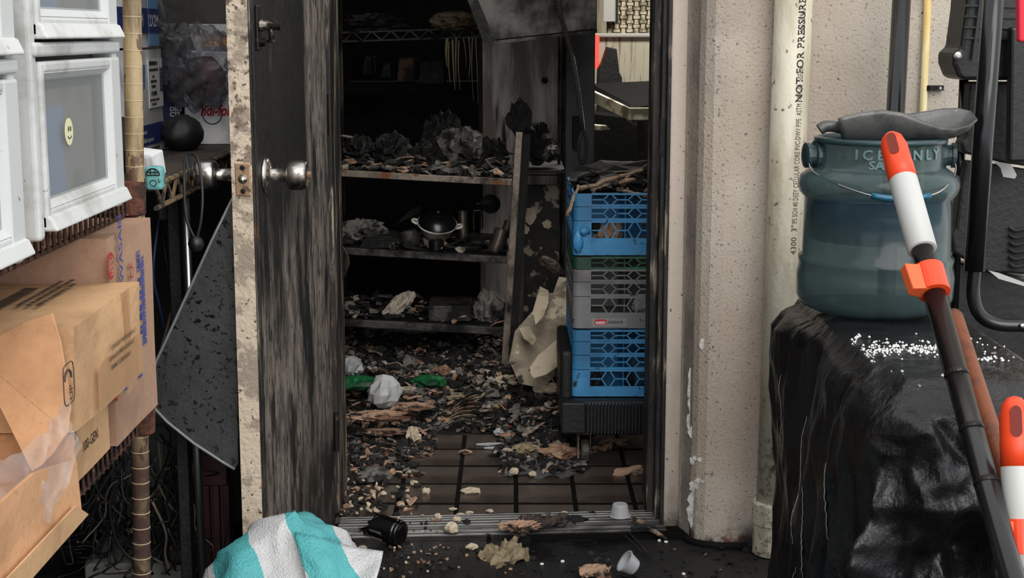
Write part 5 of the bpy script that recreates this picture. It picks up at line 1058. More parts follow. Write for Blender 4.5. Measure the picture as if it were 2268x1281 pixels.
# dolly
dl = thing('rack_dolly', 'black ribbed plastic dolly on casters carrying the dish racks', 'dolly', ((CX0+CX1)/2, YC+.25, 0))
D0, D1, dz0, dz1 = at(1243, 910, 4.17).x, CX1+.03, zc(953), zc(881)
b = MB(); b.box(D0, D1, 4.18, 4.76, dz0, dz1); dbd = b.build('dolly_deck', blackpl, dl, bevel=.012, seg=3)
b = MB(); b.box(D0, at(1298, 910, 4.17).x, 4.166, 4.2, dz0+.002, dz1-.002); b.build('corner_block', blackmt, dl, bevel=.006)
x_ = at(1300, 910, 4.17).x
while x_ < D1-.05: b = MB(); b.box(x_, x_+.0055, 4.158, 4.19, dz0+.004, dz1-.006); b.build('rib', blackmt, dbd); x_ += .0098
b = MB(); xh = at(1253, 820, 4.2).x; b.box(xh-.014, xh+.02, 4.22, 4.62, dz1-.01, at(1253, 782, 4.2).z); b.build('corner_guard', blackmt, dl, bevel=.012, seg=3)
rub = mat('caster_rubber', c(112, 106, 96), .55, 0, [dict(color=c(60, 56, 52), scale=14)])
for (cx_, cy_) in ((at(1296, 985, 4.24).x, 4.24), (D1-.07, 4.24), (at(1296, 985, 4.24).x, 4.68), (D1-.07, 4.68)):
    b = MB(); b.lathe([(.024, .0), (.024, .012), (.012, .014)], (cx_, cy_, dz0-.014), Z3, 14); b.box(cx_-.024, cx_-.019, cy_-.03, cy_+.02, .02, dz0-.008); b.box(cx_+.013, cx_+.016, cy_-.018, cy_+.02, .03, dz0-.008); cs = b.build('caster_fork', scorch, dl)
    b = MB(); b.lathe([(.012, -.012), (.030, -.012), (.033, -.008), (.033, .008), (.030, .012), (.012, .012)], (cx_, cy_+.006, .0335), (1, 0, 0), 20); b.build('caster_wheel', rub, cs)
# ---- things on the shelves
def on_shelf(py_l, px): return None
def edge_z(i, x):
    l, r_, _, hh = ledge[i]; p, q = at(*l, SY), at(*r_, SY); return p.z+(q.z-p.z)*(x-p.x)/(q.x-p.x)+hh/2
def put(px, Y, i): x = at(px, 500, Y).x; return Vector((x, Y, edge_z(i, x)))
# lidded white casserole
cq = put(965, 5.22, 1); enam = mat('white_enamel', c(206, 202, 194), .35, 0, [dict(color=c(60, 48, 40), scale=6, lo=.5, hi=.68), dict(color=c(150, 120, 96), scale=9, lo=.6, hi=.7)]); bg_ = mat('black_enamel_lid', c(18, 18, 19), .25)
pot = thing('casserole', 'white enamel casserole with dark lid tilted on the middle shelf', 'casserole', cq)
tq = frame(cq+Vector((0, 0, .02)), (1, 0, -.12), (0, .9, .42))
b = MB(tq); b.lathe([(0, 0), (.035, .002), (.05, .02), (.066, .055), (.072, .062), (.070, .066), (.06, .056)], (0, 0, 0), Z3, 30, False); b.build('pot_body', enam, pot, smooth=True)
b = MB(tq); b.lathe([(.069, .064), (.066, .072), (.045, .092), (.02, .10), (0, .101)], (0, 0, 0), Z3, 30, False); ld = b.build('lid', bg_, pot, smooth=True)
b = MB(tq); b.lathe([(.008, .098), (.013, .108), (.012, .116), (0, .118)], (0, 0, 0), Z3, 14); b.build('lid_knob', bg_, ld, smooth=True)
for s_ in (-1, 1): b = MB(tq); b.tube(curve_pts([(s_*.066, -.012, .056), (s_*.085, -.008, .062), (s_*.085, .008, .062), (s_*.066, .012, .056)], 5), .005, 8); b.build('pot_handle', enam, pot, smooth=True)
smoke = mat('smoked_pan', c(120, 112, 100), .35, .8, [dict(color=c(30, 27, 25), scale=8, lo=.4, hi=.6, rough=.6)])
def cup(px, Y, i, r_, h_, tilt, label, m=None, lean=0, rise=0):
    q = put(px, Y, i)+Vector((0, 0, rise)); T = frame(q, (math.cos(tilt), 0, math.sin(tilt)), (0, 1, lean)); b = MB(T)
    b.lathe([(0, 0), (r_*.92, 0), (r_, h_*.06), (r_, h_), (r_*.93, h_), (r_*.9, h_*.08)], (0, 0, 0), Z3, 20, False); return tag(b.build('steel_cup', m or smoke, smooth=False), label, 'cup')
cup(1094, 5.08, 1, .025, .085, -.32, 'dented steel cup tipped over at the right end of the middle shelf')
cup(1026, 5.32, 1, .018, .11, .02, 'tall narrow steel cup standing behind the casserole')
cup(912, 5.12, 1, .030, .055, .25, 'dark steel cup to the left of the casserole', scorch2)
cup(966, 5.06, 1, .026, .035, 0, 'small dark bowl in front of the casserole', bg_)
cup(1108, 5.2, 1, .015, .10, -.3, 'slim steel cup behind the tipped cup at the shelf end')
q = at(1088, 450, 5.4); pan = thing('hanging_pan', 'small sooty frying pan hung behind the right end of the shelf', 'pan', q)
b = MB(); b.lathe([(0, .0), (.030, .0), (.036, -.018), (.034, -.019), (.029, -.003), (0, -.003)], q, (.1, 1, .05), 24, False); b.build('pan_body', scorch2, pan, smooth=True)
b = MB(); b.bar(q+Vector((-.033, 0, .0)), q+Vector((-.055, 0, -.002)), .010, .006); b.build('pan_handle', scorch2, pan)
q = put(1060, 5.3, 1); b = MB(); b.tube(curve_pts([at(1050, 510, 5.3), at(1049, 470, 5.3), at(1057, 467, 5.3), at(1066, 470, 5.3), at(1066, 515, 5.3)], 5), .002, 6); tag(b.build('bent_wire', smoke), 'bent wire standing up behind the spoon on the middle shelf', 'wire')
q = put(1050, 5.08, 1); b = MB(); b.tube([q+Vector((-.08, .06, .006)), q+Vector((.0, .0, .012)), q+Vector((.02, -.01, .014))], [.003, .0035, .007], 8); tag(b.build('spoon', scorch), 'scorched spoon lying in front of the tipped steel cup', 'spoon')
b = MB(); b.hexa([at(873, 500, 5.25), at(930, 470, 5.25), at(933, 455, 5.27), at(905, 468, 5.27), at(873, 500, 5.32), at(930, 470, 5.32), at(933, 455, 5.34), at(905, 468, 5.34)]); tag(b.build('scorched_tray', chard, bevel=.002), 'charred tray propped up left of the casserole', 'tray')
b = MB(); q = put(845, 5.1, 1)
for k in range(6): b.box(q.x-.07+.004*k, q.x+.06-.01*(k % 3), 5.05+.004*k, 5.25, q.z+.006*k, q.z+.006*k+.004)
tag(b.build('charred_papers', chard), 'stack of charred papers on the left of the middle shelf', 'papers')
b = MB(); q = put(800, 5.15, 1); b.blob(q+Vector((0, 0, .036)), (.085, .06, .04), .4, 3, 30, 15, True, -.036); tag(b.build('charred_bag', greyash), 'crumpled charred plastic bag at the left of the middle shelf', 'bag')
b = MB(); q = put(880, 5.1, 2); T = frame(q+Vector((0, 0, .04)), (.75, 0, .65), (0, 1, 0)); b.T = T; b.blob((0, 0, 0), (.062, .03, .026), .3, 3.2, 26, 5); tag(b.build('scorched_packet', ash), 'pale scorched packet standing on the bottom shelf', 'packet')
q = put(995, 5.06, 2); b = MB(); b.box(q.x-.075, q.x+.072, 5.06, 5.26, q.z, q.z+.055); tag(b.build('dark_box', scorch2, bevel=.003), 'dark scorched metal box on the bottom shelf', 'box')
b = MB(); q = put(1085, 5.15, 2); b.blob(q+Vector((0, 0, .03)), (.05, .06, .06), .5, 3, 24, 25, True, -.03); tag(b.build('char_lump', greyash), 'lump of crusted ash at the right end of the bottom shelf', 'char lump')
# char rubble lying on the shelves
b = MB(); r3_ = random.Random(11)
for i, n_, ys in ((0, 420, (5.01, 5.5)), (1, 90, (5.03, 5.4)), (2, 160, (5.03, 5.4))):
    for k in range(n_):
        px = r3_.uniform(700, 1125); q = put(px, r3_.uniform(*ys), i); hgt = (q.y-5.0)*.16 if i == 0 else (q.y-5)*.05
        b.mi = r3_.choice([0, 0, 0, 1, 1, 2, 2, 4, 3]); b.flake(q+Vector((0, 0, .004+hgt*r3_.random())), r3_.uniform(.006, .028), .004, None, r3_, None, r3_.uniform(1, 2.2))
tag(b.build('shelf_rubble', RM), 'loose char flakes and ash covering the scorched shelves', 'char rubble', kind='stuff')
# burnt bundles on the top shelf
for k, (px, Y, rx, ry, rz, m, sd, lb) in enumerate(((800, 5.3, .05, .06, .05, chard, 1, 'charred bundle at the left of the top shelf'), (870, 5.25, .06, .06, .06, chard, 2, 'round charred bundle with split sides on the top shelf'), (955, 5.28, .06, .06, .055, char, 3, 'black burnt bundle in the middle of the top shelf'), (1020, 5.3, .085, .08, .075, greyash, 4, 'large grey burnt paper heap on the top shelf'), (1085, 5.32, .06, .06, .06, char, 5, 'black burnt bundle beside the rusted shelf post'), (985, 5.42, .07, .05, .10, chard, 7, 'tall burnt bundle at the back of the top shelf'))):
    q = put(px, Y, 0); b = MB(); b.blob(q+Vector((0, 0, rz*.8)), (rx, ry, rz), .42, 3, 30, sd*3, True, -rz*.8); tag(b.build('burnt_bundle', m), lb, 'bundle')
q = at(1195, 340, 5.35)
for k, (px, py, rx, rz, m, lb) in enumerate(((1190, 318, .05, .06, char, 'black burnt bundle in front of the steel cabinet'), (1215, 335, .04, .03, greyash, 'grey burnt scrap in front of the steel cabinet'), (1150, 262, .035, .05, char, 'burnt rag on top of the rusted shelf post'))):
    b = MB(); b.blob(at(px, py, 5.3 if k < 2 else 5.02), (rx, .05 if k < 2 else .025, rz), .5, 3, 22, 30+k); tag(b.build('burnt_bundle', m), lb, 'bundle')
b = MB(); b.box(at(1165, 375, 5.5).x, at(1245, 375, 5.5).x, 5.2, 5.6, at(1200, 372, 5.3).z-.01, at(1200, 372, 5.3).z); b.build('ledge', chard, cab)
# charred cartons against the back
for k, (x0_, x1_, y0_, y1_, m, lb) in enumerate(((802, 826, 125, 165, scorch2, 'small charred tin on the back ledge, leftmost of the row'), (842, 866, 140, 172, chard, 'charred carton second in the row on the back ledge'), (878, 918, 128, 182, mat('burnt_brown_carton', c(96, 70, 52), .8, 0, [dict(color=c(20, 17, 16), scale=8, lo=.45, hi=.6)], [(30, .4, 4, NW)]), 'brown burnt carton on the back ledge'), (925, 985, 132, 195, chard, 'black burnt carton at the right of the back ledge'))):
    p, q = at(x0_, y0_, 6.0), at(x1_, y1_, 6.0); b = MB(); b.hexa([(p.x, 6, q.z), (q.x, 6, q.z), (q.x, 6.12, q.z), (p.x, 6.12, q.z), (p.x+.01, 6, p.z-.008), (q.x-.004, 6, p.z), (q.x, 6.12, p.z), (p.x, 6.12, p.z)]); tag(b.build('burnt_carton', m, bevel=.003), lb, 'carton')
p, q = at(760, 172, 6.0), at(1055, 198, 6.0); b = MB(); b.box(p.x, q.x, 5.98, 6.3, q.z-.02, at(880, 182, 6.0).z-.004); tag(b.build('back_ledge', sootdk), 'black ledge carrying burnt cartons against the back wall', 'ledge')
b = MB(); b.bar(at(716, 150, 5.0), at(742, 70, 5.1), .02, .012); tag(b.build('bent_strip', scorch2), 'bent metal strip poking out behind the top of the door', 'metal strip')
# bent steel tray behind the door
b = MB(); tpx = [(735, 520), (748, 532), (764, 552), (773, 572), (774, 585), (768, 604), (756, 626), (744, 648), (735, 655), (728, 1075), (700, 1075), (700, 520)]; b.prism([at(x, y, 4.15+(775-x)*.002) for x, y in tpx], (0, .006, 0)); tag(b.build('bent_tray', scorch, bevel=.002), 'bent metal sheet curving out from behind the door', 'metal sheet')
# ---- kitchen beyond the partition (lit by its own ceiling lamp)
lm = bpy.data.lights.new('kitchen_lamp', 'AREA'); lm.shape = 'RECTANGLE'; lm.size = 1.2; lm.size_y = .5; lm.energy = 42; lm.color = (1, .95, .85)
lo = bpy.data.objects.new('kitchen_lamp', lm); COL.objects.link(lo); lo.location = (.95, 6.35, 2.40)
b = MB(); b.box(.35, 1.55, 6.10, 6.60, 2.41, 2.449); tag(b.build('ceiling_lamp', white_pl), 'ceiling lamp housing in the kitchen beyond the partition', 'lamp')
YK = 7.6
wv = mat('weave_panel', c(196, 186, 160), .6, 0, [dict(color=c(120, 112, 92), scale=20)])
wp_ = thing('basket_weave_screen', 'pale basket weave screen on the far kitchen wall', 'screen', at(1405, 70, YK))
p, q = at(1345, -40, YK), at(1460, 73, YK); b = MB(); b.box(p.x, q.x, YK, YK+.02, q.z, p.z); b.build('backing', mat('dark_backing', c(70, 64, 54), .8), wp_)
nx_, nz_ = 8, 12; sx_ = (q.x-p.x)/nx_; sz_ = .022
for i in range(nx_):
    for j in range(nz_):
        x0_ = p.x+i*sx_; z0_ = q.z+j*sz_
        b = MB(); 
        if (i+j) % 2: b.box(x0_+.001, x0_+sx_-.001, YK-.010, YK, z0_+.004, z0_+sz_-.004)
        else: b.box(x0_+.007, x0_+sx_-.007, YK-.006, YK, z0_-.002, z0_+sz_+.002)
        b.build('strip', wv, wp_)
p, q = at(1322, 74, YK-.02), at(1460, 81, YK-.02); b = MB(); b.box(p.x-.05, q.x, YK-.03, YK+.02, q.z, p.z); tag(b.build('wall_rail', white_pl, bevel=.003), 'white rail under the basket weave panel', 'rail')
p, q = at(1340, 82, YK), at(1460, 215, YK); b = MB(); b.box(p.x-.05, q.x, YK, YK+.03, q.z-.5, p.z); tag(b.build('steel_splashback', mat('stained_steel', c(200, 194, 176), .4, .3, [dict(color=c(96, 84, 62), scale=5, lo=.52, hi=.62, stretch=(5, 1, .3)), dict(color=c(20, 18, 16), scale=4, lo=.35, hi=.6, mask=[('Z', .52, .42)])])), 'stained pale splashback lit in the far kitchen', 'splashback')
p, q = at(1337, -40, YK-.05), at(1364, 48, YK-.05); b = MB(); b.box(p.x, q.x, YK-.05, YK-.04, q.z, p.z); wb = tag(b.build('white_board', white_pl, bevel=.002), 'white board with a black frame edge on the far kitchen wall', 'board')
b = MB(); b.box(q.x, q.x+.01, YK-.06, YK-.035, q.z-.01, p.z); b.build('frame_edge', blackmt, wb)
glow = bpy.data.materials.new('red_sign_glow'); glow.use_nodes = True; g_ = glow.node_tree.nodes['Principled BSDF']; g_.inputs['Base Color'].default_value = c(255, 40, 30); g_.inputs['Emission Color'].default_value = c(255, 70, 60); g_.inputs['Emission Strength'].default_value = 1.2
p, q = at(1317, 77, 7.3), at(1327, 152, 7.3); b = MB(); b.box(p.x, q.x, 7.3, 7.33, q.z, p.z); tag(b.build('red_sign', glow, bevel=.002), 'glowing red sign edge beside the grey panel', 'sign')
b = MB(); b.prism([at(x, y, 7.2) for x, y in ((1325, 170), (1326, 150), (1334, 140), (1346, 104), (1366, 108), (1372, 160), (1378, 172), (1378, 643), (1325, 643))], (0, .15, 0)); tag(b.build('black_appliance', blackmt, bevel=.004), 'black appliance silhouetted against the lit splashback', 'appliance')
wt = mat('pale_bench', c(232, 230, 208), .5, 0, [dict(color=c(120, 116, 96), scale=9), dict(color=c(30, 28, 25), scale=6, lo=.6, hi=.66)])
bench = thing('kitchen_bench', 'pale edged bench covered with char in the far kitchen', 'bench', at(1360, 400, 6.6))
e0, e1 = at(1300, 196, 6.55), at(1394, 240, 6.2); b = MB(); dv = Vector((.30, .10, 0)); b.hexa([e0+Vector((0, 0, -.05)), e1+Vector((0, 0, -.05)), e1+dv+Vector((0, 0, -.05)), e0+dv+Vector((0, 0, -.05)), e0, e1, e1+dv, e0+dv]); b.build('bench_top', wt, bench, bevel=.003)
b = MB(); b.hexa([e0+Vector((.01, .012, .001)), e1+Vector((.0, .015, .001)), e1+dv+Vector((0, 0, .001)), e0+dv+Vector((0, 0, .001)), e0+Vector((.02, .02, .02)), e1+Vector((.01, .03, .012)), e1+dv+Vector((0, 0, .03)), e0+dv+Vector((0, 0, .03))]); b.build('char_layer', sootdk, bench)
for (x, y) in ((.05, .02), (.42, .2)): b = MB(); q = e1+Vector((x, y, -.05)); b.box(q.x-.015, q.x+.015, q.y-.015, q.y+.015, 0, q.z); b.build('bench_leg', char, bench)
b = MB(); b.prism([at(x, y, 6.5) for x, y in ((1378, 252), (1392, 270), (1415, 282), (1427, 268), (1416, 262), (1404, 276), (1396, 262))], (0, .01, 0)); b.build('bench_brace', wt, bench)
b = MB(); b.prism([at(x, y, 6.75) for x, y in ((1300, 250), (1400, 262), (1425, 205), (1470, 180), (1470, 672), (1300, 672))], (0, .3, 0)); tag(b.build('dark_filler_panel', sootdk, bevel=.004), 'black panel added to darken the space below the pale bench in the far kitchen', 'cabinet')  # added panel, blacks out the lit wall below the bench
b = MB(); b.prism([at(x, y, 6.3) for x, y in ((1318, 278), (1345, 280), (1352, 287), (1330, 289), (1318, 288))], (0, .1, 0)); tag(b.build('pale_scrap', wt), 'pale scrap lying below the bench in the far kitchen', 'scrap')
# ================================================================= rubble and litter on the floors
r4 = random.Random(21)
def gz(px, py, z=0): return atZ(px, py, z)
# low mound of char under everything
def mound(u, v):
    y = 4.28+v*1.35; x = -.62+u*1.15
    fx = 1-abs(u-.42)*1.1; h = .10*min(1, max(0, (y-4.25)/.7))+.05*noise.noise(Vector((x*4, y*4, 2)))+.025*noise.noise(Vector((x*14, y*14, 5)))+.012*noise.noise(Vector((x*40, y*40, 7)))
    if y < 4.75:
        edge = .2*noise.noise(Vector((x*3, 9, 1)))
        h -= max(0, (4.62+edge-y))*.28
    if x > .14: h -= (x-.14)*.25
    return Vector((x, y, max(h, -.006)))
b = MB(); b.grid(mound, 90, 100); mo = b.build('char_mound', mat('char_mound', c(20, 19, 18), .8, 0, [dict(color=c(64, 58, 52), scale=26, lo=.52, hi=.62), dict(color=c(120, 110, 98), scale=40, lo=.64, hi=.70), dict(color=c(6, 6, 6), scale=12, lo=.5, hi=.62)], [(60, .8, 6, NW)]), smooth=True)
tag(mo, 'mound of wet black char covering the back of the tiled floor', 'char mound', kind='stuff')
def mz(x, y):
    u = (x+.62)/1.15; v = (y-4.28)/1.35
    return max(0, mound(u, v).z) if 0 <= u <= 1 and 0 <= v <= 1 else 0
b = MB()
def sprinkle(n, x0, x1, y0, y1, s0, s1, mats, dens=None, el=(1, 2)):
    for k in range(n):
        px, py = r4.uniform(x0, x1), r4.uniform(y0, y1)
        q = gz(px, py)
        if (dens and r4.random() > dens(px, py)) or q.y > 5.6: continue
        b.mi = r4.choice(mats); b.flake((q.x, q.y, mz(q.x, q.y)+.003+r4.random()*.012), r4.uniform(s0, s1), r4.uniform(.002, .008), None, r4, None, r4.uniform(*el))
sprinkle(900, 755, 1245, 760, 900, .006, .026, [0, 0, 0, 0, 1, 1, 1, 2, 2, 2, 4, 3])
sprinkle(700, 755, 960, 880, 1010, .006, .024, [0, 0, 0, 1, 1, 3, 3, 2, 2])
sprinkle(260, 755, 935, 1000, 1060, .004, .016, [0, 0, 0, 1, 3, 2], lambda x, y: 1 if x < 900 else .4)
sprinkle(600, 960, 1250, 870, 960, .006, .022, [0, 0, 0, 1, 1, 1, 2, 2, 6, 3, 4])
sprinkle(420, 1110, 1290, 950, 1050, .005, .018, [0, 0, 0, 1, 1, 3, 2, 4, 2])
sprinkle(220, 755, 930, 1050, 1150, .003, .012, [0, 0, 1, 3, 5], lambda x, y: 1 if x < 840 else .35)
for k in range(420):
    px, py = r4.choice([r4.uniform(755, 960), r4.uniform(760, 1240), r4.uniform(960, 1290)]), r4.uniform(790, 1020)
    if py > 960 and 935 < px < 1110: continue
    q = gz(px, py); b.mi = r4.choice([0, 0, 1, 1, 1, 2, 2, 2, 3, 4]); a_ = r4.random()*6.3; l_ = r4.uniform(.012, .04); u_ = Vector((math.cos(a_), math.sin(a_), r4.gauss(0, .25)))*l_; v_ = Vector((-math.sin(a_), math.cos(a_), r4.gauss(0, .3)))*l_*r4.uniform(.4, 1)
    b.sheet((q.x, q.y, mz(q.x, q.y)+.012), u_*2, v_*2, 6, 5, l_*.55, 2.5, r4.random()*50, .25)
sprinkle(300, 1130, 1262, 740, 860, .008, .03, [0, 1, 2, 4, 5, 5])
b2 = tag(b.build('floor_rubble', RM), 'loose char, ash and scorched scraps strewn over the floor inside', 'rubble', kind='stuff')
# grit and crumbs outside the threshold
b = MB()
for k in range(150):
    px = r4.uniform(770, 1720); py = r4.uniform(1195, 1281); q = gz(px, py, -.015)
    if q.y > 3.54: continue
    b.mi = r4.choice([0, 0, 1, 1, 2, 3]) if px < 1250 else r4.choice([0, 0, 0, 1, 2]); b.flake(q+Vector((0, 0, .001)), r4.uniform(.002, .008) if b.mi else r4.uniform(.003, .012), .003, None, r4)
for k in range(70):
    px = r4.choice([r4.gauss(890, 40), r4.gauss(950, 14)]); py = r4.uniform(1160, 1270); q = gz(px, py, -.012)
    if q.y > 3.56: q.z = .015
    b.mi = r4.choice([3, 5, 3, 0, 1]); b.flake(q, r4.uniform(.002, .007), .004, None, r4)
tag(b.build('ground_grit', RM), 'small crumbs and char grit scattered outside the threshold', 'grit', kind='stuff')
# ---- single crumbs one can pick out on the tiles and the threshold
def crumb(px, py, z, s, m, label, grp=None, squash=.6, name='ash_crumb', el=1.0, cat='crumb'):
    q = gz(px, py, z); b = MB(); b.blob(q+Vector((0, 0, s*squash*.7)), (s*el, s*.8, s*squash), .35, 2.2, 14, px % 17, True, -s*squash*.7); return tag(b.build(name, m), label, cat, grp)
crumb(1044, 1092, 0, .024, cream, 'largest pale crumb lying on the brown tiles', None, .35)
crumb(944, 1094, 0, .012, cream, 'round pale crumb left of the largest crumb on the tiles', None, .8)
crumb(1138, 1050, .004, .013, cream, 'pale crumb at the front edge of the clear plastic sheet', None, .8)
crumb(1180, 1055, .004, .010, cream, 'small pale crumb beside the clear plastic sheet front', None, .8)
crumb(1030, 1006, 0, .020, tan, 'tan scrap on the tiles in front of the burnt papers', None, .4)
for (px, py, od) in ((1003, 1130, 'leftmost'), (1020, 1142, 'second from the left'), (1040, 1138, 'third from the left'), (1085, 1134, 'rightmost')): crumb(px, py, .002, .010, cream, 'flat pale crumb along the back of the metal threshold, '+od, 'crumbs along the threshold', .35)
crumb(1000, 1178, .012, .017, cream, 'chunky pale crumb on the front lip of the metal threshold', None, .8)
crumb(1012, 1155, .016, .012, cream, 'pale crumb on the ribs of the metal threshold', None, .6)
crumb(970, 1150, .016, .009, cream, 'small upright pale crumb on the metal threshold', None, .9)
crumb(1034, 1158, .016, .011, char, 'black char flake on the ribs of the metal threshold', None, .4)
crumb(1045, 1217, -.015, .014, cream, 'pale crumb on the dark ground in front of the threshold', None, .6)
crumb(803, 1217, -.015, .010, ash, 'grey pebble beside the woven sack', None, .5)
# scorched cardboard chunks left of the tiles
for (px, py, s, m, lb, el, sq) in ((835, 925, .055, tan, 'scorched tan cardboard slab left of the burnt papers', 1.6, .22), (905, 905, .05, tan, 'scorched cardboard strip behind the white bag', 1.5, .2), (915, 985, .026, cream, 'upright pale chunk at the edge of the char', .8, 1.3), (850, 960, .04, tan, 'flat tan scrap in the char left of the tiles', 1.5, .2), (930, 1010, .03, tan, 'tan flake at the edge of the bare tiles', 1.3, .2), (1075, 838, .045, cream, 'pale crust lump behind the burnt papers', 1.2, .35), (1125, 850, .035, cream, 'pale crust lump left of the leaning boards', 1.1, .5), (1215, 865, .04, cream, 'pale crust lump beside the dolly', 1.2, .4), (1155, 800, .04, cream, 'pale plaster lump at the foot of the shelf post', 1, .6), (895, 870, .03, ash, 'small ash lump beside the white crumpled bag', 1.3, .4)):
    q = gz(px, py); q = gz(px, py, mz(q.x, q.y)); b = MB(); b.blob(q+Vector((0, 0, s*sq*.5)), (s*el, s*.8, s*sq), .4, 2.6, 22, px % 13); tag(b.build('scorched_chunk', m), lb, 'debris')
# bags
def lump(px, py, r_, m, label, name, seed, cat='bag', rise=.6, amp=.35):
    q = gz(px, py); q = gz(px, py, mz(q.x, q.y)); b = MB(); b.blob(q+Vector((0, 0, r_[2]*rise)), r_, amp, 1.7, 15, seed, True); return tag(b.build(name, m), label, cat)
lump(850, 895, (.052, .045, .048), whitebag, 'white crumpled plastic bag lying on the char', 'crumpled_bag', 4, 'bag', .8, .25)
lump(838, 835, (.055, .05, .03), whitebag, 'white plastic bag behind the crumpled bag, by the door', 'plastic_bag', 7)
lump(778, 830, (.04, .05, .035), whitebag, 'white plastic bag half hidden behind the door edge', 'plastic_bag', 9)
lump(790, 858, (.07, .05, .022), greenbag, 'green plastic bag spread under the white bags', 'plastic_bag', 12)
lump(952, 852, (.062, .05, .018), greenbag, 'green and white plastic bag in the middle of the char', 'plastic_bag', 15)
lump(948, 828, (.025, .02, .018), greenbag, 'small green bag corner behind the green and white bag', 'plastic_bag', 19)
lump(1010, 838, (.025, .02, .016), whitebag, 'small white plastic scrap right of the green bag', 'plastic_scrap', 2, 'scrap')
lump(830, 1062, (.05, .05, .018), greyash, 'grey crumpled film on the char just inside the threshold', 'crumpled_film', 22, 'film')
# fan of burnt pages
fq = gz(1035, 948, .02); bp_ = thing('burnt_papers', 'fanned stack of half burnt papers on the tiles', 'papers', gz(1035, 955))
for k in range(17):
    t_ = k/16; base = gz(968+t_*62, 962-t_*58, .0); tip = gz(1052+t_*42, 955-t_*78, .0)
    base.z = .006+.03*math.sin(math.pi*t_); tip.z = .03+.045*math.sin(math.pi*min(1, t_*1.1))
    def pf(u, v, k=k, base=base, tip=tip):
        p = base.lerp(tip, u); sag = .018*math.sin(math.pi*u); wob = .006*noise.noise(Vector((u*5, k*.6, 3)))+.003*noise.noise(Vector((u*14, k, 8)))
        return p+Vector((.25, -1, 0))*((v-.5)*.016+wob)+Vector((0, 0, sag+wob+(v-.5)*.012))
    b = MB(); b.grid(pf, 18, 3); b.build('page', [greyash, tan, yellowash, ash, tan, char, yellowash, greyash][(k*3) % 8], bp_, solid=.0018)
# clear plastic sheet with scorched bits
cs_ = gz(1205, 1030, .006); b = MB(); b.sheet(cs_, (.20, -.01, 0), (.02, .22, .012), 26, 26, .014, 4, 3, .12); tag(b.build('plastic_film', film('dusty_film', (.5, .5, .52, 1), (c(104, 106, 110), .5), rough=.25), smooth=True), 'dusty clear plastic sheet spread on the tiles near the caster', 'plastic sheet')
for k, (px, py, s, m, lb) in enumerate(((1240, 1012, .045, tan, 'scorched tan wafer heap on the clear plastic sheet'), (1165, 1005, .035, yellowash, 'yellowed crumpled wrapper on the clear plastic sheet'), (1228, 972, .03, ash, 'pale foam lump behind the tan wafer heap'), (1130, 955, .02, mat('red_scrap', c(178, 44, 38), .5), 'small red scrap at the edge of the rubble'), (1115, 962, .024, whitebag, 'white strip lying beside the red scrap'))):
    q = gz(px, py, .008); b = MB(); b.blob(q+Vector((0, 0, s*.3)), (s*1.1, s, s*.45), .5, 3, 24, k*5+1); tag(b.build('scorched_scrap', m), lb, 'scrap')
for k, (px, py) in enumerate(((1098, 993), (1080, 985))):
    q = gz(px, py, .006); b = MB(); b.tube([q+Vector((-.035, .0, 0)), q, q+Vector((.04, .006, .002))], [.003, .006, .003], 6); tag(b.build('white_sliver', whitebag), ['white sliver in front of the red scrap', 'white sliver left of the red scrap'][k], 'scrap')
# boards leaning behind the dolly
brd = mat('scorched_board', c(150, 138, 120), .85, 0, [dict(color=c(112, 100, 86), scale=8, lo=.42, hi=.6), dict(color=c(206, 190, 164), scale=6, lo=.56, hi=.62), dict(color=c(36, 32, 29), scale=5, lo=.6, hi=.66)], [(30, .6, 5, NW)])
def board(pts, Y0, Y1, m, label, th=.008, name='broken_board'):
    ys = [y for _, y in pts]; lo_, hi_ = min(ys), max(ys); poly = [at(x, y, Y1+(Y0-Y1)*(y-lo_)/(hi_-lo_)) for x, y in pts]
    b = MB(); b.prism(poly, (0, th, 0)); return tag(b.build(name, m), label, 'board')
board([(1238, 614), (1262, 618), (1266, 800), (1200, 860), (1150, 850), (1128, 800), (1140, 735), (1180, 690), (1195, 650), (1225, 650)], 4.62, 4.95, brd, 'large scorched wallboard leaning behind the dish racks')
board([(1258, 732), (1266, 745), (1264, 790), (1210, 830), (1182, 838), (1170, 820), (1190, 790)], 4.50, 4.66, cream, 'cream broken board leaning in front of the large wallboard', .012)
board([(1196, 635), (1215, 645), (1215, 670), (1204, 700), (1186, 720), (1180, 690)], 4.62, 4.9, cream, 'small pale board fragment high on the leaning wallboard')
board([(1150, 728), (1172, 722), (1188, 752), (1180, 765), (1160, 750)], 4.60, 4.75, cream, 'pale plaster flake left of the leaning wallboard')
# plaster blotches on the wall between shelf and racks
p, q = at(1160, 400, 5.4), at(1238, 620, 5.4); b = MB(); b.box(p.x, q.x, 5.42, 5.45, .0, p.z-.02); bp2 = tag(b.build('burnt_board', mat('blistered_board', c(40, 38, 37), .8, 0, [dict(color=c(150, 140, 126), scale=13, lo=.55, hi=.6, detail=6), dict(color=c(8, 8, 8), scale=8, lo=.55, hi=.65)], [(40, .6, 5, NW)])), 'blistered black board with pale patches beside the shelf post', 'board')
for k, (px, py, rx, rz) in enumerate(((1175, 480, .022, .04), (1210, 497, .02, .018), (1165, 510, .015, .02))):
    c0 = at(px, py, 5.412); b = MB(); b.prism([c0+Vector((math.cos(a)*rx*R.uniform(.6, 1.2), 0, math.sin(a)*rz*R.uniform(.6, 1.2))) for a in [i*6.283/11 for i in range(11)]], (0, .01, 0)); b.build('plaster_patch', cream, bp2)
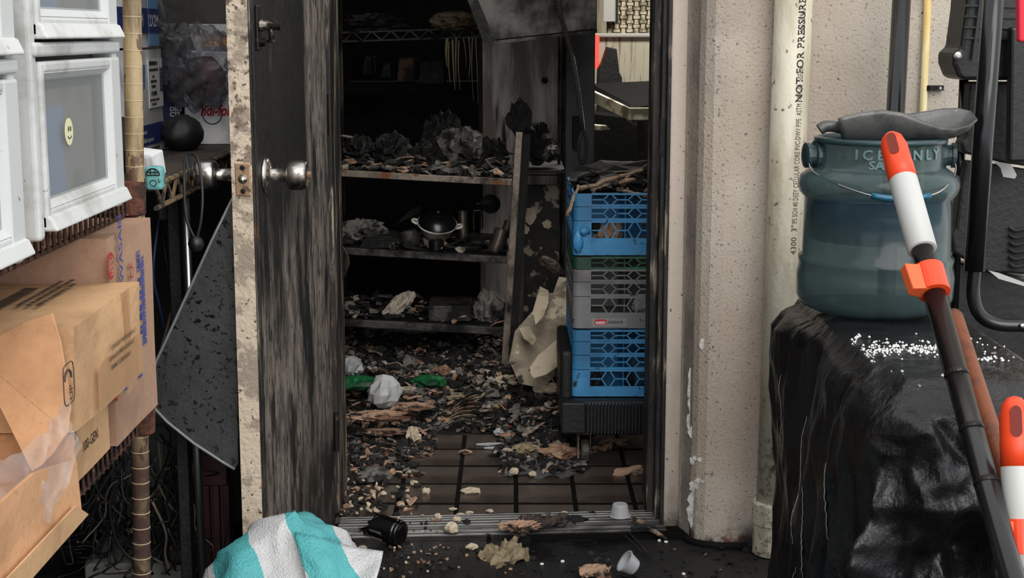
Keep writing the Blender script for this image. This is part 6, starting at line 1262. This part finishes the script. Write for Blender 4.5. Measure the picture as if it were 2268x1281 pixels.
b = MB(); b.T = frame(at(1222, 590, 5.2), (.8, 0, -.6), (0, 1, 0)); b.blob((0, 0, 0), (.05, .03, .022), .2, 2, 18, 6); tag(b.build('brown_packet', mat('burnt_brown', c(82, 68, 58), .7)), 'brown burnt packet lodged above the leaning wallboard', 'packet')
# pieces under and by the dolly
for k, (px, py, s, el, lb) in enumerate(((1330, 1000, .03, 1.2, 'tan card scrap behind the caster wheel'), (1360, 985, .03, 1.4, 'tan card flap under the dolly'), (1390, 1052, .026, 1.5, 'charred tan strip on the tiles by the door frame'), (1424, 1050, .024, 1.2, 'brown card corner against the door frame'))):
    q = gz(px, py, 0); b = MB(); b.sheet(q+Vector((0, 0, .008)), (s*2*el, .01, .008), (.01, s*1.3, .014), 8, 7, .008, 2, k+2, .15); tag(b.build('card_scrap', tan, solid=.003), lb, 'scrap')
# ---- objects on and before the threshold
bm_ = mat('black_glass', c(10, 10, 11), .12)
q = gz(868, 1205, -.012); T = frame(q+Vector((0, 0, .034)), (.85, -.5, -.1), (.4, .7, .3))
bot_ = thing('broken_bottle', 'broken black bottle lying on the ground by the threshold', 'bottle', q)
b = MB(T)
def bot(u, v):
    a = u*6.283; x = -.055+v*.075; r_ = .030 if v > .25 else .030
    if v < .02: x += .025*noise.noise(Vector((math.cos(a)*2, math.sin(a)*2, 3)))-.012*math.cos(a*2)
    return Vector((x, r_*math.cos(a), r_*math.sin(a)))
b.grid(bot, 28, 10, True); b.build('bottle_wall', bm_, bot_, smooth=True, solid=.004)
b = MB(T); b.lathe([(0, .012), (.027, .014), (.031, .019), (.0315, .026), (.028, .030), (.02, .028), (0, .026)], (0, 0, 0), (1, 0, 0), 28, False); b.build('bottle_base', bm_, bot_, smooth=True)
b = MB(T); b.box(-.045, -.01, -.031, -.0305, -.014, .014); b.build('bottle_label', greyash, bot_)
cupm = film('frosted_cup', (.75, .76, .78, 1), (c(190, 190, 194), .62), rough=.4, bumpst=0)
def sauce_cup(q, axis, label):
    t = thing('sauce_cup', label, 'cup', q, 'small plastic sauce cups')
    ax_ = Vector(axis).normalized(); b = MB(); b.lathe([(0, 0), (.0175, 0), (.019, .002), (.025, .03)], q, ax_, 28, False); b.build('cup_wall', cupm, t, smooth=False, solid=.0012)
    b = MB(); b.lathe([(.0245, .029), (.028, .030), (.028, .032), (.0245, .032)], q, ax_, 28, False); b.build('cup_rim', cupm, t)
    return t
q = gz(1373, 1145, .012); sauce_cup(q+Vector((0, 0, .034)), (0, 0, -1), 'upturned plastic sauce cup standing on the metal threshold')
q = gz(1390, 1275, -.012); sauce_cup(q+Vector((.016, -.01, .022)), (-.72, -.1, .55), 'plastic sauce cup tipped on its side at the bottom edge')
# scorched card and crumpled shell-like wrapper
q = gz(1190, 1160, .018); b = MB(); b.sheet(q, (.15, .045, 0), (-.02, .06, .01), 26, 14, .02, 4, 12, .14); tag(b.build('scorched_card', mat('charred_brown_card', c(60, 46, 40), .7, 0, [dict(color=c(12, 11, 11), scale=14, lo=.45, hi=.58), dict(color=c(176, 136, 110), scale=9, lo=.6, hi=.66)], [(40, .5, 5, NW)]), solid=.003), 'charred brown card lying across the metal threshold', 'card')
q = gz(1155, 1172, .016); b = MB(); b.blob(q+Vector((0, 0, .008)), (.048, .018, .012), .5, 3.5, 26, 8); tag(b.build('tan_crust', tan), 'tan crust lying on the charred card', 'crust')
wr_ = mat('gold_wrapper', c(126, 112, 88), .5, 0, [dict(color=c(88, 76, 56), scale=9, lo=.45, hi=.6, stretch=(2, .6, 1)), dict(color=c(190, 172, 142), scale=12, lo=.58, hi=.66)], [(40, .6, 5, (2.5, .7, 1))])
q = gz(1118, 1228, -.004); b = MB(); b.sheet(q, (.095, .055, .012), (-.04, .085, .02), 30, 24, .018, 3.5, 7, .16); tag(b.build('crumpled_wrapper', wr_, smooth=True, solid=.0015), 'crumpled brownish wrapper on the ground before the threshold', 'wrapper')
q = gz(1318, 1276, -.012); b = MB(); b.sheet(q+Vector((0, 0, .01)), (.07, .0, 0), (0, .05, .012), 12, 10, .012, 3, 4, .12); tag(b.build('tan_card', tan, solid=.003), 'tan card scrap beside the tipped sauce cup', 'card')
for k, (a, e, r_, m, lb) in enumerate((((1402, 1150, .014), (1440, 1172, .016), .007, plankm, 'pale burnt stick beside the upturned sauce cup'), ((1390, 1178, .0), (1445, 1240, -.008), .003, char, 'thin black stick on the ground right of the wrapper'), ((1380, 1185, .0), (1430, 1232, -.008), .0025, char, 'thinner black stick beside the other black stick'), ((1436, 1172, .01), (1478, 1196, -.006), .006, plankm, 'brown leaf-like splinter by the door frame base'), ((1398, 1172, .014), (1452, 1168, .014), .009, char, 'charred stub lying under the pale burnt stick'))):
    p, q = gz(*a), gz(*e); b = MB(); b.tube([p, p.lerp(q, .35)+Vector((0, 0, .003)), p.lerp(q, .7)+Vector((0, 0, .001)), q], [r_*.7, r_, r_*.9, r_*.4], 6); tag(b.build('burnt_stick', m), lb, 'stick')
crumb(1272, 1152, .016, .02, char, 'black char flake right of the charred card', None, .3, 'char_flake', 1.4)
crumb(1250, 1142, .016, .009, cream, 'tiny pale crumb on the charred card', None, .7)
for (px, py, od) in ((1620, 1212, 'at the foot of the wall'), (1460, 1200, 'just below the threshold corner'), (1475, 1203, 'nearest the base of the door frame'), (1514, 1274, 'at the bottom edge right of the tipped cup'), (1246, 1246, 'left of the tipped cup, the larger'), (1200, 1252, 'right of the crumpled wrapper')): crumb(px, py, -.015, .0045, beads, 'tiny white speck on the ground '+od, 'white specks on the ground', .7, 'white_speck', 1.0, 'speck')
